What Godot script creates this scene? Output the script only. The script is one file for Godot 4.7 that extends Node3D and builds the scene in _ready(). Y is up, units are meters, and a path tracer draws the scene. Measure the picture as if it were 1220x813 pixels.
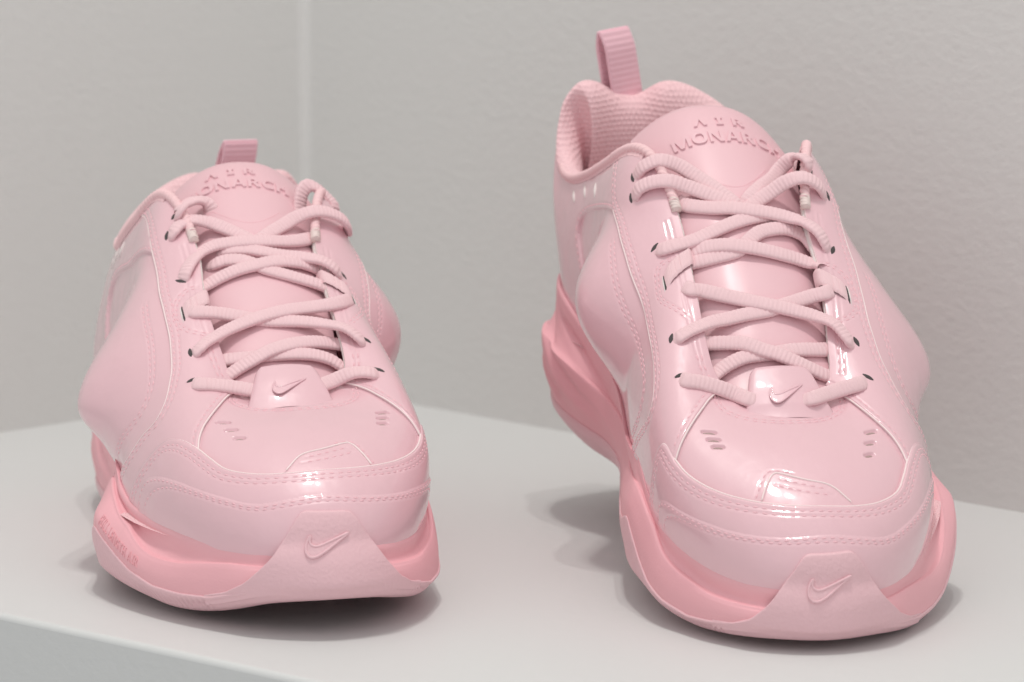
extends Node3D
# Two glossy pink trainers on a white plinth in the corner of a gallery.
# Shoe shapes are laid out in millimetres: x to the outer side, y up, z towards the toe.

var mats := {}
var rng := RandomNumberGenerator.new()

func _ready() -> void:
	rng.seed = 77
	# ---- camera ----
	var cam := Camera3D.new()
	cam.name = "camera"
	var attr := CameraAttributesPhysical.new()
	attr.frustum_focal_length = 24.0 * 4057.87 / 813.0
	attr.frustum_focus_distance = 1.19
	attr.exposure_aperture = 16.0
	attr.frustum_near = 0.05
	attr.frustum_far = 60.0
	cam.attributes = attr
	cam.transform = Transform3D(Basis(Vector3.RIGHT, -0.143945) * Basis(Vector3.BACK, 0.0027), Vector3(0, 0.26476, 0))
	add_child(cam)
	cam.current = true
	# ---- air and light of the room ----
	var env := Environment.new()
	env.background_mode = Environment.BG_COLOR
	env.background_color = Color(0.69, 0.695, 0.695).linear_to_srgb()
	env.tonemap_mode = Environment.TONE_MAPPER_LINEAR
	env.tonemap_exposure = 1.18
	env.ssao_enabled = true
	env.ssil_enabled = true
	env.sdfgi_enabled = true
	var we := WorldEnvironment.new()
	we.environment = env
	add_child(we)
	# gallery spotlights under the ceiling
	spot("track_spotlight", Vector3(0.2, 2.5, -0.92), Vector3(0.0, 0.05, -1.25), 0.6, 0.03)
	spot("track_spotlight", Vector3(-0.12, 2.55, -1.12), Vector3(0.0, 0.05, -1.25), 0.45, 0.03)
	var soft := AreaLight3D.new()
	soft.name = "ceiling_light"
	soft.area_size = Vector2(0.2, 0.2)
	soft.light_energy = 1.1
	soft.light_color = Color(1.0, 0.985, 0.965)
	soft.area_range = 8.0
	soft.shadow_enabled = true
	add_child(soft)
	soft.look_at_from_position(Vector3(-0.08, 2.55, -1.0), Vector3(0.0, 0.0, -1.2), Vector3(0, 0, -1))
	make_materials()
	setting()
	shoes()

func spot(called: String, from: Vector3, to: Vector3, energy: float, size: float) -> void:
	var l := SpotLight3D.new()
	l.name = called
	l.position = from
	l.light_energy = energy
	l.light_color = Color(1.0, 0.985, 0.965)
	l.light_size = size
	l.spot_range = 8.0
	l.spot_angle = 40.0
	l.spot_attenuation = 2.0
	l.shadow_enabled = true
	add_child(l, true)
	l.look_at_from_position(from, to, Vector3(0, 0, -1))

# ---------------------------------------------------------------- materials
func lin(r: float, g: float, b: float) -> Color:
	return Color(r, g, b).linear_to_srgb()

func noise_tex(freq: float, octaves: int, sd: int, size := 512, ridged := false) -> NoiseTexture2D:
	var n := FastNoiseLite.new()
	n.seed = sd
	n.frequency = freq
	n.fractal_octaves = octaves
	if ridged:
		n.noise_type = FastNoiseLite.TYPE_CELLULAR
	var t := NoiseTexture2D.new()
	t.width = size
	t.height = size
	t.seamless = true
	t.noise = n
	return t

func mat(called: String, c: Color, rough: float) -> StandardMaterial3D:
	var m := StandardMaterial3D.new()
	m.resource_name = called
	m.albedo_color = c
	m.roughness = rough
	mats[called] = m
	return m

func dot_mesh() -> ImageTexture:
	# spacer knit: rows of small round holes
	var im := Image.create(256, 256, false, Image.FORMAT_L8)
	for y in 256:
		for x in 256:
			var row := int(floorf(y / 32.0))
			var cx := fposmod(x + (16.0 if row % 2 == 1 else 0.0), 32.0) - 16.0
			var cy := fposmod(y, 32.0) - 16.0
			var d := sqrt(cx * cx + cy * cy) / 16.0
			var v := smoothstep(0.45, 0.95, d)
			im.set_pixel(x, y, Color(v, v, v))
	return ImageTexture.create_from_image(im)

func relief(m: StandardMaterial3D, t: Texture2D, scale_cm: float, per_metre: float, world := false) -> void:
	m.heightmap_enabled = true
	m.heightmap_texture = t
	m.heightmap_scale = scale_cm
	m.uv1_triplanar = true
	m.uv1_world_triplanar = world
	m.uv1_scale = Vector3.ONE * per_metre

func make_materials() -> void:
	var m := mat("patent", lin(0.80, 0.505, 0.555), 0.36)
	m.clearcoat_enabled = true
	m.clearcoat = 0.85
	m.clearcoat_roughness = 0.07
	relief(m, noise_tex(0.02, 3, 5), 0.012, 14.0)
	m = mat("patent_edge", lin(0.90, 0.74, 0.74), 0.6)
	m = mat("midsole", lin(0.86, 0.445, 0.49), 0.55)
	relief(m, noise_tex(0.09, 3, 9), 0.006, 16.0)
	m = mat("outsole", lin(0.79, 0.50, 0.54), 0.52)
	relief(m, noise_tex(0.06, 4, 11), 0.02, 16.0)
	m = mat("lining", lin(0.90, 0.59, 0.62), 0.95)
	relief(m, dot_mesh(), 0.03, 62.0)
	m.rim_enabled = true
	m.rim = 0.4
	m = mat("lace", lin(0.84, 0.58, 0.61), 0.85)
	m.rim_enabled = true
	m.rim = 0.3
	relief(m, noise_tex(0.2, 2, 61, 256), 0.012, 90.0)
	m = mat("cord", lin(0.86, 0.58, 0.60), 0.9)
	m = mat("thread", lin(0.84, 0.50, 0.55), 0.55)
	m = mat("patent_soft", lin(0.79, 0.49, 0.535), 0.5)
	m.clearcoat_enabled = true
	m.clearcoat = 0.3
	m.clearcoat_roughness = 0.25
	m = mat("cord_tip", lin(0.80, 0.66, 0.63), 0.8)
	m = mat("tab", lin(0.90, 0.56, 0.63), 0.8)
	m = mat("midsole_mark", lin(0.83, 0.40, 0.44), 0.6)
	m = mat("white_edge", lin(0.80, 0.74, 0.72), 0.8)
	m = mat("dark_hole", lin(0.07, 0.06, 0.06), 0.9)
	m = mat("vent", lin(0.42, 0.30, 0.28), 0.8)
	m = mat("wall", lin(0.72, 0.715, 0.70), 0.9)
	relief(m, noise_tex(0.035, 4, 21), 0.022, 9.0, true)
	m = mat("plinth_top", lin(0.66, 0.665, 0.66), 0.5)
	relief(m, noise_tex(0.02, 4, 31), 0.008, 8.0, true)
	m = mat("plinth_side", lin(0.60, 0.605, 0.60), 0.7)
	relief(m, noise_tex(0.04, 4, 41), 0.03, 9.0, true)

# ---------------------------------------------------------------- mesh helpers
func mesh_of(p: PackedVector3Array, n: PackedVector3Array, uv: PackedVector2Array, idx: PackedInt32Array) -> Array:
	return [p, n, uv, idx]

func grid(p: PackedVector3Array, nu: int, nv: int, wrap: bool, flip: bool) -> Array:
	# a sheet of nu by nv points, row by row along v; wrap joins the last column to the first
	var n := PackedVector3Array()
	n.resize(p.size())
	var uv := PackedVector2Array()
	uv.resize(p.size())
	for i in nu:
		var i0 := (i - 1 + nu) % nu if wrap else maxi(i - 1, 0)
		var i1 := (i + 1) % nu if wrap else mini(i + 1, nu - 1)
		for j in nv:
			var j0 := maxi(j - 1, 0)
			var j1 := mini(j + 1, nv - 1)
			var du := p[i1 * nv + j] - p[i0 * nv + j]
			var dv := p[i * nv + j1] - p[i * nv + j0]
			var c := du.cross(dv)
			if c.length_squared() < 1e-12:
				c = Vector3.UP
			n[i * nv + j] = (-c if flip else c).normalized()
			uv[i * nv + j] = Vector2(float(i) / nu, float(j) / nv)
	var idx := PackedInt32Array()
	var cols := nu if wrap else nu - 1
	for i in cols:
		var a := i * nv
		var b := ((i + 1) % nu) * nv
		for j in nv - 1:
			if flip:
				idx.append_array([a + j, b + j, b + j + 1, a + j, b + j + 1, a + j + 1])
			else:
				idx.append_array([a + j, b + j + 1, b + j, a + j, a + j + 1, b + j + 1])
	return [p, n, uv, idx]

func joined(list: Array) -> Array:
	var p := PackedVector3Array()
	var n := PackedVector3Array()
	var uv := PackedVector2Array()
	var idx := PackedInt32Array()
	for m in list:
		var base := p.size()
		p.append_array(m[0])
		n.append_array(m[1])
		uv.append_array(m[2])
		var src: PackedInt32Array = m[3]
		for k in src.size():
			idx.append(src[k] + base)
	return [p, n, uv, idx]

func array_mesh(m: Array, mirror: bool, scale_by := 0.001) -> ArrayMesh:
	var p: PackedVector3Array = m[0].duplicate()
	var n: PackedVector3Array = m[1].duplicate()
	var idx: PackedInt32Array = m[3].duplicate()
	for i in p.size():
		var q := p[i] * scale_by
		if mirror:
			q.x = -q.x
			n[i] = Vector3(-n[i].x, n[i].y, n[i].z)
		p[i] = q
	if mirror:
		for k in range(0, idx.size(), 3):
			var t := idx[k + 1]
			idx[k + 1] = idx[k + 2]
			idx[k + 2] = t
	var arr := []
	arr.resize(Mesh.ARRAY_MAX)
	arr[Mesh.ARRAY_VERTEX] = p
	arr[Mesh.ARRAY_NORMAL] = n
	arr[Mesh.ARRAY_TEX_UV] = m[2]
	arr[Mesh.ARRAY_INDEX] = idx
	var am := ArrayMesh.new()
	am.add_surface_from_arrays(Mesh.PRIMITIVE_TRIANGLES, arr)
	return am

func node_of(called: String, am: Mesh, material: String, parent: Node) -> MeshInstance3D:
	var o := MeshInstance3D.new()
	o.name = called
	o.mesh = am
	o.material_override = mats[material]
	parent.add_child(o, true)
	return o

# ---------------------------------------------------------------- the corner and the plinth
func setting() -> void:
	var corner := Vector2(-0.1017, -1.6702)
	var dr := Vector2(cos(deg_to_rad(46.3)), sin(deg_to_rad(46.3)))      # along the right wall, towards the room
	var dl := Vector2(-cos(deg_to_rad(46.6)), sin(deg_to_rad(46.6)))     # along the left wall
	# walls: thick blocks behind their faces, meeting in a plastered cove
	wall_block("wall_right", corner, dr, 3.2, -1)
	wall_block("wall_left", corner, dl, 3.2, 1)
	# plinth
	var f1 := Vector2(-0.17870503, -1.16109272)
	var df := Vector2(cos(deg_to_rad(39.86)), sin(deg_to_rad(39.86)))
	var a := f1 - df * 0.62
	var b := f1 + df * 1.05
	var pts := PackedVector2Array([a, b, corner + dr * 1.75, corner, corner + dl * 0.9])
	# the left end runs out to the left wall
	var st := SurfaceTool.new()
	st.begin(Mesh.PRIMITIVE_TRIANGLES)
	var top := PackedVector3Array()
	for q in pts:
		top.append(Vector3(q.x, 0, q.y))
	# top sheet with a softened front edge
	var r := 0.0022
	var inw := Vector2(df.y, -df.x)
	var ai := a + inw * r
	var bi := b + inw * r
	var inner := PackedVector3Array([Vector3(ai.x, 0, ai.y), Vector3(bi.x, 0, bi.y), top[2], top[3], top[4]])
	st.set_smooth_group(-1)
	for k in range(1, 4):
		for q in [inner[0], inner[k + 1], inner[k]]:
			st.set_normal(Vector3.UP)
			st.add_vertex(q)
	var seg := 6
	for k in seg:
		var t0 := PI / 2 * k / seg
		var t1 := PI / 2 * (k + 1) / seg
		strip(st, ai, bi, inw, r, t0, t1)
	var am := st.commit()
	fix_winding(am)
	var stand := Node3D.new()
	stand.name = "plinth"
	add_child(stand)
	stand.set_meta("label", "white painted display plinth under both trainers, filling the corner of the walls")
	stand.set_meta("category", "plinth")
	node_of("plinth_top", am, "plinth_top", stand)
	var st2 := SurfaceTool.new()
	st2.begin(Mesh.PRIMITIVE_TRIANGLES)
	var nrm := Vector3(-inw.x, 0, -inw.y)
	var q4 := [Vector3(a.x, -r, a.y), Vector3(b.x, -r, b.y), Vector3(b.x, -1.0, b.y), Vector3(a.x, -1.0, a.y)]
	for k in [0, 1, 2, 0, 2, 3]:
		st2.set_normal(nrm)
		st2.add_vertex(q4[k])
	am = st2.commit()
	fix_winding(am)
	node_of("plinth_front", am, "plinth_side", stand)

func strip(st: SurfaceTool, ai: Vector2, bi: Vector2, inw: Vector2, r: float, t0: float, t1: float) -> void:
	var c := []
	for e in [ai, bi]:
		for t in [t0, t1]:
			var q: Vector2 = e - inw * r * sin(t)
			c.append([Vector3(q.x, -r + r * cos(t), q.y), Vector3(-inw.x * sin(t), cos(t), -inw.y * sin(t))])
	for k in [0, 2, 3, 0, 3, 1]:
		st.set_normal(c[k][1])
		st.add_vertex(c[k][0])

func fix_winding(am: ArrayMesh) -> void:
	# turns every triangle so that its front agrees with its normals
	var arr := am.surface_get_arrays(0)
	var p: PackedVector3Array = arr[Mesh.ARRAY_VERTEX]
	var n: PackedVector3Array = arr[Mesh.ARRAY_NORMAL]
	var idx: PackedInt32Array = arr[Mesh.ARRAY_INDEX] if arr[Mesh.ARRAY_INDEX] != null else PackedInt32Array(range(p.size()))
	for k in range(0, idx.size(), 3):
		var c := (p[idx[k + 1]] - p[idx[k]]).cross(p[idx[k + 2]] - p[idx[k]])
		if c.dot(n[idx[k]]) > 0.0:
			var t := idx[k + 1]
			idx[k + 1] = idx[k + 2]
			idx[k + 2] = t
	arr[Mesh.ARRAY_INDEX] = idx
	am.clear_surfaces()
	am.add_surface_from_arrays(Mesh.PRIMITIVE_TRIANGLES, arr)

func wall_block(called: String, corner: Vector2, d: Vector2, length: float, side: int) -> void:
	var back := Vector2(d.y, -d.x) * (1.0 if Vector2(d.y, -d.x).y < 0 else -1.0)
	var cove := 0.006
	var h := 2.2
	var st := SurfaceTool.new()
	st.begin(Mesh.PRIMITIVE_TRIANGLES)
	var prof := []
	for k in 5:
		var t := float(k) / 4.0
		# the corner is filled with a small radius of plaster
		var q := corner + d * cove * t - back * cove * 0.42 * (1.0 - t) * (1.0 - t)
		prof.append([q, (-back).lerp(Vector2(0, 1), 0.9 * (1.0 - t)).normalized()])
	prof.append([corner + d * length, -back])
	for k in prof.size() - 1:
		var c := []
		for e in [prof[k], prof[k + 1]]:
			for y in [-1.0, h]:
				c.append([Vector3(e[0].x, y, e[0].y), Vector3(e[1].x, 0, e[1].y)])
		for j in [0, 1, 3, 0, 3, 2]:
			st.set_normal(c[j][1])
			st.add_vertex(c[j][0])
	# the back and the top close the block
	var thick := 0.12
	var e0 := corner
	var e1 := corner + d * length
	var f0 := e0 + back * thick
	var f1 := e1 + back * thick
	for quad in [[f0, f1, Vector3(back.x, 0, back.y)]]:
		var c := [Vector3(quad[0].x, -1.0, quad[0].y), Vector3(quad[0].x, h, quad[0].y), Vector3(quad[1].x, h, quad[1].y), Vector3(quad[1].x, -1.0, quad[1].y)]
		for j in [0, 1, 2, 0, 2, 3]:
			st.set_normal(quad[2])
			st.add_vertex(c[j])
	var t4 := [Vector3(e0.x, h, e0.y), Vector3(e1.x, h, e1.y), Vector3(f1.x, h, f1.y), Vector3(f0.x, h, f0.y)]
	for j in [0, 1, 2, 0, 2, 3]:
		st.set_normal(Vector3.UP)
		st.add_vertex(t4[j])
	var am := st.commit()
	fix_winding(am)
	var o := node_of(called, am, "wall", self)
	o.set_meta("label", "white plastered gallery wall on the %s of the corner behind the trainers" % ("right" if side < 0 else "left"))
	o.set_meta("category", "wall")

# ---------------------------------------------------------------- the shoe: its surfaces
# Places round the shoe are counted 0 to 34: 0 heel, 17 toe, 1 to 16 inner side, 18 to 33 outer side.
const NU := 1360
const NV := 241
var bite := []      # where the upper meets the midsole
var bite_pull := []
var rim := []       # the upper edge: collar, then the eyestay edges and the throat
var rim_pull := []
var plan := []      # widest outline of the midsole (x, z)
var ridge_y := []
var border_y := []
var bottom_y := []
var ridge_in := []
var tuck := [4.0, 7.0, 10.0, 12.0, 13.0, 12.0, 9.0, 6.0, 4.0, 3.0, 3.0, 3.0, 3.0, 3.0, 3.0, 3.0, 2.5, 2.5, 2.5, 3.0, 3.0, 3.0, 3.0, 3.0, 3.0, 3.0, 4.0, 5.0, 6.0, 7.0, 8.0, 8.0, 7.0, 6.0]
var SP := PackedVector3Array()
var SN := PackedVector3Array()

func V(x: float, y: float, z: float) -> Vector3:
	return Vector3(x, y, z)

func shoe_tables() -> void:
	var inner := [
		# bite, pull at the bite, rim, pull at the rim, plan, ridge, border, bottom, inset of the ridge
		[V(0, 54, 2), V(0, 22, -7), V(-15, 119.5, 2), V(0, -18, -9), V(0, 0, -1), 38, 12, 2, 3],
		[V(-26, 55, 7), V(-4, 22, -5), V(-28, 127, 4), V(-6, -20, -7), V(-28, 0, 5.5), 38, 12, 2, 3],
		[V(-41, 56, 20), V(-5, 22, -2), V(-39, 129, 9), V(-9, -22, -2), V(-47, 0, 20), 38, 12, 1, 2],
		[V(-47, 56, 38), V(-3, 20, 0), V(-44, 116, 11), V(-6, -20, 0), V(-54.5, 0, 38), 38, 12, 0, 1.5],
		[V(-47, 54, 56), V(-2, 18, 0), V(-46, 101, 22), V(-4, -14, 4), V(-55, 0, 57), 37, 12, 0, 1.5],
		[V(-43, 49, 76), V(-4, 20, 0), V(-45, 101, 44), V(-5, -14, 4), V(-50, 0, 77), 35, 12, 0, 2],
		[V(-40, 44, 98), V(-4, 22, 0), V(-41, 111, 68), V(-7, -15, 5), V(-41.5, 0, 98), 30, 12, 1, 3],
		[V(-39, 40, 120), V(-5, 24, 0), V(-38, 123.5, 92), V(-13, -15, 7), V(-39, 0, 120), 28, 12, 2, 3],
		[V(-41, 38, 142), V(-5, 26, 0), V(-34, 131.5, 107), V(-16, -13, 9), V(-41.5, 0, 142), 28, 13, 3, 4],
		[V(-44, 38, 163), V(-4, 26, 0), V(-29, 131, 122), V(-18, -13, 10), V(-45.5, 0, 164), 29, 15, 4, 3.5],
		[V(-46, 40, 183), V(-2, 26, 0), V(-24.5, 118, 140), V(-16, -13, 11), V(-49.5, 0, 186), 32, 18, 5, 4],
		[V(-46.5, 42, 203), V(-1.5, 26, 0), V(-24, 107, 159), V(-16, -11, 13), V(-52.5, 0, 207), 37, 21, 7, 4],
		[V(-47, 37.5, 221), V(-2, 26, 0), V(-24, 96, 180), V(-19, -9, 16), V(-51.5, 0, 228), 34.5, 19, 8, 3.5],
		[V(-44.5, 31.8, 240), V(-6, 28, 0), V(-24, 84, 199), V(-20, -6, 18), V(-49, 0, 246), 25.5, 14, 8, 3.2],
		[V(-39, 29.3, 255), V(-9, 28, 0), V(-22.5, 76, 211), V(-22, -4, 22), V(-43, 0, 262), 22.7, 13, 8.5, 3],
		[V(-31.5, 28, 272), V(-7, 27, 1), V(-15, 73, 215), V(-18, -3, 30), V(-35.5, 0, 277), 22.2, 14.5, 11, 2.6],
		[V(-18, 28.6, 287.5), V(-3, 26, 3), V(-7, 72, 216), V(-8, -2, 36), V(-21, 0, 292), 23.5, 20, 14.5, 3],
		[V(0, 29, 292), V(0, 25, 4), V(0, 72, 216), V(0, -2, 38), V(0, 0, 298), 25, 22, 15.5, 3]]
	var outer := [
		[V(18, 28, 286.5), V(3, 26, 3), V(7, 71.5, 215), V(8, -2, 36), V(22, 0, 289), 25, 18, 13.5, 3],
		[V(33, 27.8, 271), V(6, 27, 1), V(14, 72, 213), V(17, -3, 29), V(39, 0, 271), 22.7, 11.5, 8, 2.8],
		[V(43.3, 29, 251.5), V(5, 26, 2), V(19, 76, 208), V(20, -4, 22), V(50, 0, 255), 20.3, 11.5, 6.3, 3.2],
		[V(50.5, 30.5, 233), V(3, 26, 0), V(20, 84, 197), V(20, -6, 18), V(58.5, 0, 238), 22, 14, 7.5, 3.8],
		[V(55.5, 33, 214), V(2, 26, 0), V(20, 96, 181), V(20, -9, 16), V(65, 0, 221), 31, 20, 9, 6],
		[V(57.5, 38.5, 198), V(1, 26, 0), V(21, 107, 164), V(19, -11, 13), V(68.2, 0, 203), 38, 26, 10, 8],
		[V(56.5, 42.5, 180), V(0, 26, 0), V(22, 120, 144), V(18, -12, 11), V(64.5, 0, 183), 38, 17, 6, 6.5],
		[V(53, 40, 160), V(1, 26, 0), V(26, 132, 126), V(18, -12, 10), V(61, 0, 162), 34, 14, 4, 7],
		[V(49, 39, 140), V(2, 26, 0), V(30, 133, 110), V(13, -13, 9), V(54.5, 0, 141), 31, 13, 3, 5],
		[V(46, 40, 120), V(4, 24, 0), V(35, 123, 93), V(10, -15, 7), V(50, 0, 120), 30, 12, 2, 4],
		[V(46, 44, 98), V(5, 22, 0), V(38, 113, 70), V(9, -15, 5), V(48.5, 0, 98), 31, 12, 1, 4],
		[V(47, 49, 76), V(2, 20, 0), V(37, 105, 47), V(8, -14, 4), V(50.5, 0, 77), 33, 12, 0, 3],
		[V(48, 54, 56), V(1, 18, 0), V(34, 107, 27), V(8, -14, 3), V(51, 0, 57), 35, 12, 0, 3],
		[V(47, 56, 38), V(2, 20, 0), V(22, 119, 13), V(12, -20, 0), V(49.5, 0, 38), 37, 12, 0, 3],
		[V(42, 56, 20), V(1, 22, -2), V(5, 128, 8), V(12, -22, -2), V(43, 0, 20), 38, 12, 1, 3],
		[V(26, 55, 7), V(1, 22, -5), V(-5, 127, 4), V(5, -20, -7), V(28, 0, 5.5), 38, 12, 2, 3]]
	for r in inner + outer:
		bite.append(r[0])
		bite_pull.append(r[1])
		rim.append(r[2])
		rim_pull.append(r[3])
		plan.append(r[4])
		ridge_in.append(float(r[8]))
		ridge_y.append(float(r[5]))
		border_y.append(float(r[6]))
		bottom_y.append(float(r[7]))

func bspline(t: Array, u: float) -> Vector3:
	var n := t.size()
	var i := int(floorf(u))
	var f := u - i
	var a: Vector3 = t[posmod(i - 1, n)]
	var b: Vector3 = t[posmod(i, n)]
	var c: Vector3 = t[posmod(i + 1, n)]
	var d: Vector3 = t[posmod(i + 2, n)]
	var g := 1.0 - f
	return (a * (g * g * g) + b * (3 * f * f * f - 6 * f * f + 4) + c * (-3 * f * f * f + 3 * f * f + 3 * f + 1) + d * (f * f * f)) / 6.0

func cat(t: Array, u: float) -> Vector3:
	var n := t.size()
	var i := int(floorf(u))
	var f := u - i
	var a: Vector3 = t[posmod(i - 1, n)]
	var b: Vector3 = t[posmod(i, n)]
	var c: Vector3 = t[posmod(i + 1, n)]
	var d: Vector3 = t[posmod(i + 2, n)]
	return 0.5 * (2.0 * b + (c - a) * f + (2.0 * a - 5.0 * b + 4.0 * c - d) * f * f + (3.0 * b - a - 3.0 * c + d) * f * f * f)

func catf(t: Array, u: float) -> float:
	var n := t.size()
	var i := int(floorf(u))
	var f := u - i
	var a: float = t[posmod(i - 1, n)]
	var b: float = t[posmod(i, n)]
	var c: float = t[posmod(i + 1, n)]
	var d: float = t[posmod(i + 2, n)]
	return 0.5 * (2.0 * b + (c - a) * f + (2.0 * a - 5.0 * b + 4.0 * c - d) * f * f + (3.0 * b - a - 3.0 * c + d) * f * f * f)

# swellings of the upper: centre, direction and height, radii up, down, forward, back
var swell := []

func shoe_surface() -> void:
	swell = [
		[1.0, V(52, 66, 158), V(13.4, -2, 1), 50.0, 34.0, 46.0, 52.0],
		[-1.0, V(-47, 80, 131), V(-14.6, 0, 2), 36.0, 38.0, 40.0, 42.0],
		[1.0, V(52, 66, 158), V(4, -1.5, 1), 26.0, 20.0, 26.0, 26.0],
	]
	SP.resize(NU * NV)
	for i in NU:
		var u := 34.0 * i / NU
		var b := cat(bite, u)
		var p1 := b + bspline(bite_pull, u)
		var o := cat(rim, u)
		var p2 := o + bspline(rim_pull, u)
		for j in NV:
			var v := float(j) / (NV - 1)
			var w := 1.0 - v
			SP[i * NV + j] = b * (w * w * w) + p1 * (3 * w * w * v) + p2 * (3 * w * v * v) + o * (v * v * v)
	smooth_round(14, 3)
	for i in SP.size():
		var p := SP[i]
		var add := Vector3.ZERO
		for s in swell:
			if p.x * s[0] < 8.0:
				continue
			var c: Vector3 = s[1]
			var dy: float = (p.y - c.y) / (s[3] if p.y > c.y else s[4])
			var dz: float = (p.z - c.z) / (s[5] if p.z > c.z else s[6])
			var r := dy * dy + dz * dz
			if r < 1.0:
				add += s[2] * pow(1.0 - r, 2.0)
		SP[i] = p + add
	var g := grid(SP, NU, NV, true, false)
	SN = g[1]

func smooth_round(reach: int, passes: int) -> void:
	# evens the sheet out along its length
	for k in passes:
		for j in NV:
			var sum := Vector3.ZERO
			var src := PackedVector3Array()
			src.resize(NU)
			for i in NU:
				src[i] = SP[i * NV + j]
			for i in range(-reach, reach + 1):
				sum += src[posmod(i, NU)]
			for i in NU:
				SP[i * NV + j] = sum / (2 * reach + 1)
				sum += src[(i + reach + 1) % NU] - src[posmod(i - reach, NU)]

func s_p(u: float, v: float) -> Vector3:
	var x := fposmod(u / 34.0 * NU, NU)
	var i := int(x) % NU
	var f := x - floorf(x)
	var y := clampf(v, 0.0, 1.0) * (NV - 1)
	var j := mini(int(y), NV - 2)
	var g := y - j
	var k := ((i + 1) % NU) * NV + j
	i = i * NV + j
	return (SP[i] * (1 - g) + SP[i + 1] * g) * (1 - f) + (SP[k] * (1 - g) + SP[k + 1] * g) * f

func s_n(u: float, v: float) -> Vector3:
	var x := fposmod(u / 34.0 * NU, NU)
	var i := int(x) % NU
	var f := x - floorf(x)
	var y := clampf(v, 0.0, 1.0) * (NV - 1)
	var j := mini(int(y), NV - 2)
	var g := y - j
	var k := ((i + 1) % NU) * NV + j
	i = i * NV + j
	return ((SN[i] * (1 - g) + SN[i + 1] * g) * (1 - f) + (SN[k] * (1 - g) + SN[k + 1] * g) * f).normalized()

# ---------------------------------------------------------------- midsole and outsole
const BORDER := [Vector2(-2, 12), Vector2(7, 12), Vector2(8.5, 14), Vector2(9.8, 16), Vector2(10.6, 21), Vector2(11.1, 26), Vector2(11.25, 26.2), Vector2(12.0, 18.0), Vector2(12.6, 13.8), Vector2(13.3, 11.8), Vector2(14.2, 11.8), Vector2(15, 14.5), Vector2(15.7, 18), Vector2(16.2, 21.5), Vector2(17.8, 20.5), Vector2(18.3, 15.5), Vector2(18.9, 11.8), Vector2(19.6, 11.0), Vector2(20.4, 11.4), Vector2(21.2, 14.5), Vector2(21.9, 19.5), Vector2(22.75, 24.4), Vector2(22.9, 24.6), Vector2(23.3, 22), Vector2(23.9, 17), Vector2(24.6, 14), Vector2(26, 12.5), Vector2(36, 12)]

func border_at(u: float) -> float:
	if u > 33.0:
		u -= 34.0
	var sum := 0.0
	for k in 5:
		var x := u + (k - 2) * 0.035
		for i in BORDER.size() - 1:
			if x <= BORDER[i + 1].x:
				sum += lerpf(BORDER[i].y, BORDER[i + 1].y, (x - BORDER[i].x) / (BORDER[i + 1].x - BORDER[i].x))
				break
	return sum / 5.0

func outward(u: float) -> Vector3:
	var a := cat(plan, u - 0.05)
	var b := cat(plan, u + 0.05)
	var t := (b - a).normalized()
	return V(t.z, 0, -t.x) * -1.0

func sole_rows(u: float) -> PackedVector3Array:
	# the midsole wall from the bite line down to the outsole
	var b := cat(bite, u)
	var e := cat(plan, u)
	var o := outward(u)
	var ry := catf(ridge_y, u)
	var by := border_at(u)
	var y0 := catf(bottom_y, u)
	var ri := catf(ridge_in, u)
	var top := b.y
	ry = minf(ry, top - 4.0)
	var rd := e - o * ri + V(0, ry, 0)
	var gap := maxf((rd - b).dot(o), 1.0)
	var r := PackedVector3Array()
	r.append(b - o * 4.0 - V(0, 3.5, 0))
	r.append(b - o * 1.8 - V(0, 0.6, 0))
	r.append(b - o * 0.7 + V(0, 0.9, 0))
	r.append(b + o * 0.6 + V(0, 1.6, 0))
	r.append(b + o * minf(1.5, gap * 0.4) + V(0, 1.1, 0))
	r.append(b + o * minf(1.9, gap * 0.5) - V(0, 0.3, 0))
	var s0 := b + o * minf(1.9, gap * 0.5) - V(0, 1.8, 0)
	var dip := clampf((gap - 1.0) / 3.5, 0.0, 1.0)
	r.append(s0.lerp(rd, 0.32) - o * 1.3 * dip)
	r.append(s0.lerp(rd, 0.66) - o * 1.9 * dip)
	r.append(s0.lerp(rd, 0.9) - o * 1.2 * dip)
	r.append(rd - o * 0.1 + V(0, 0.3, 0))
	r.append(rd + o * 0.7 + V(0, 0.15, 0))
	r.append(rd + o * 1.2 - V(0, 0.5, 0))
	var low := e + V(0, by, 0)
	var tk := catf(tuck, u)
	low -= o * maxf(tk - 3.0, 0.0) * 0.55
	var mid := e + V(0, lerpf(ry, by, 0.55), 0) - o * (ri * 0.12 + maxf(tk - 3.0, 0.0) * 0.12)
	r.append(rd.lerp(mid, 0.35) + o * 0.9)
	r.append(mid)
	r.append(low - o * 0.2)
	r.append(low - o * 0.8 - V(0, 1.2, 0))
	r.append(low - o * 2.5 - V(0, 2.5, 0))
	return r

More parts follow.
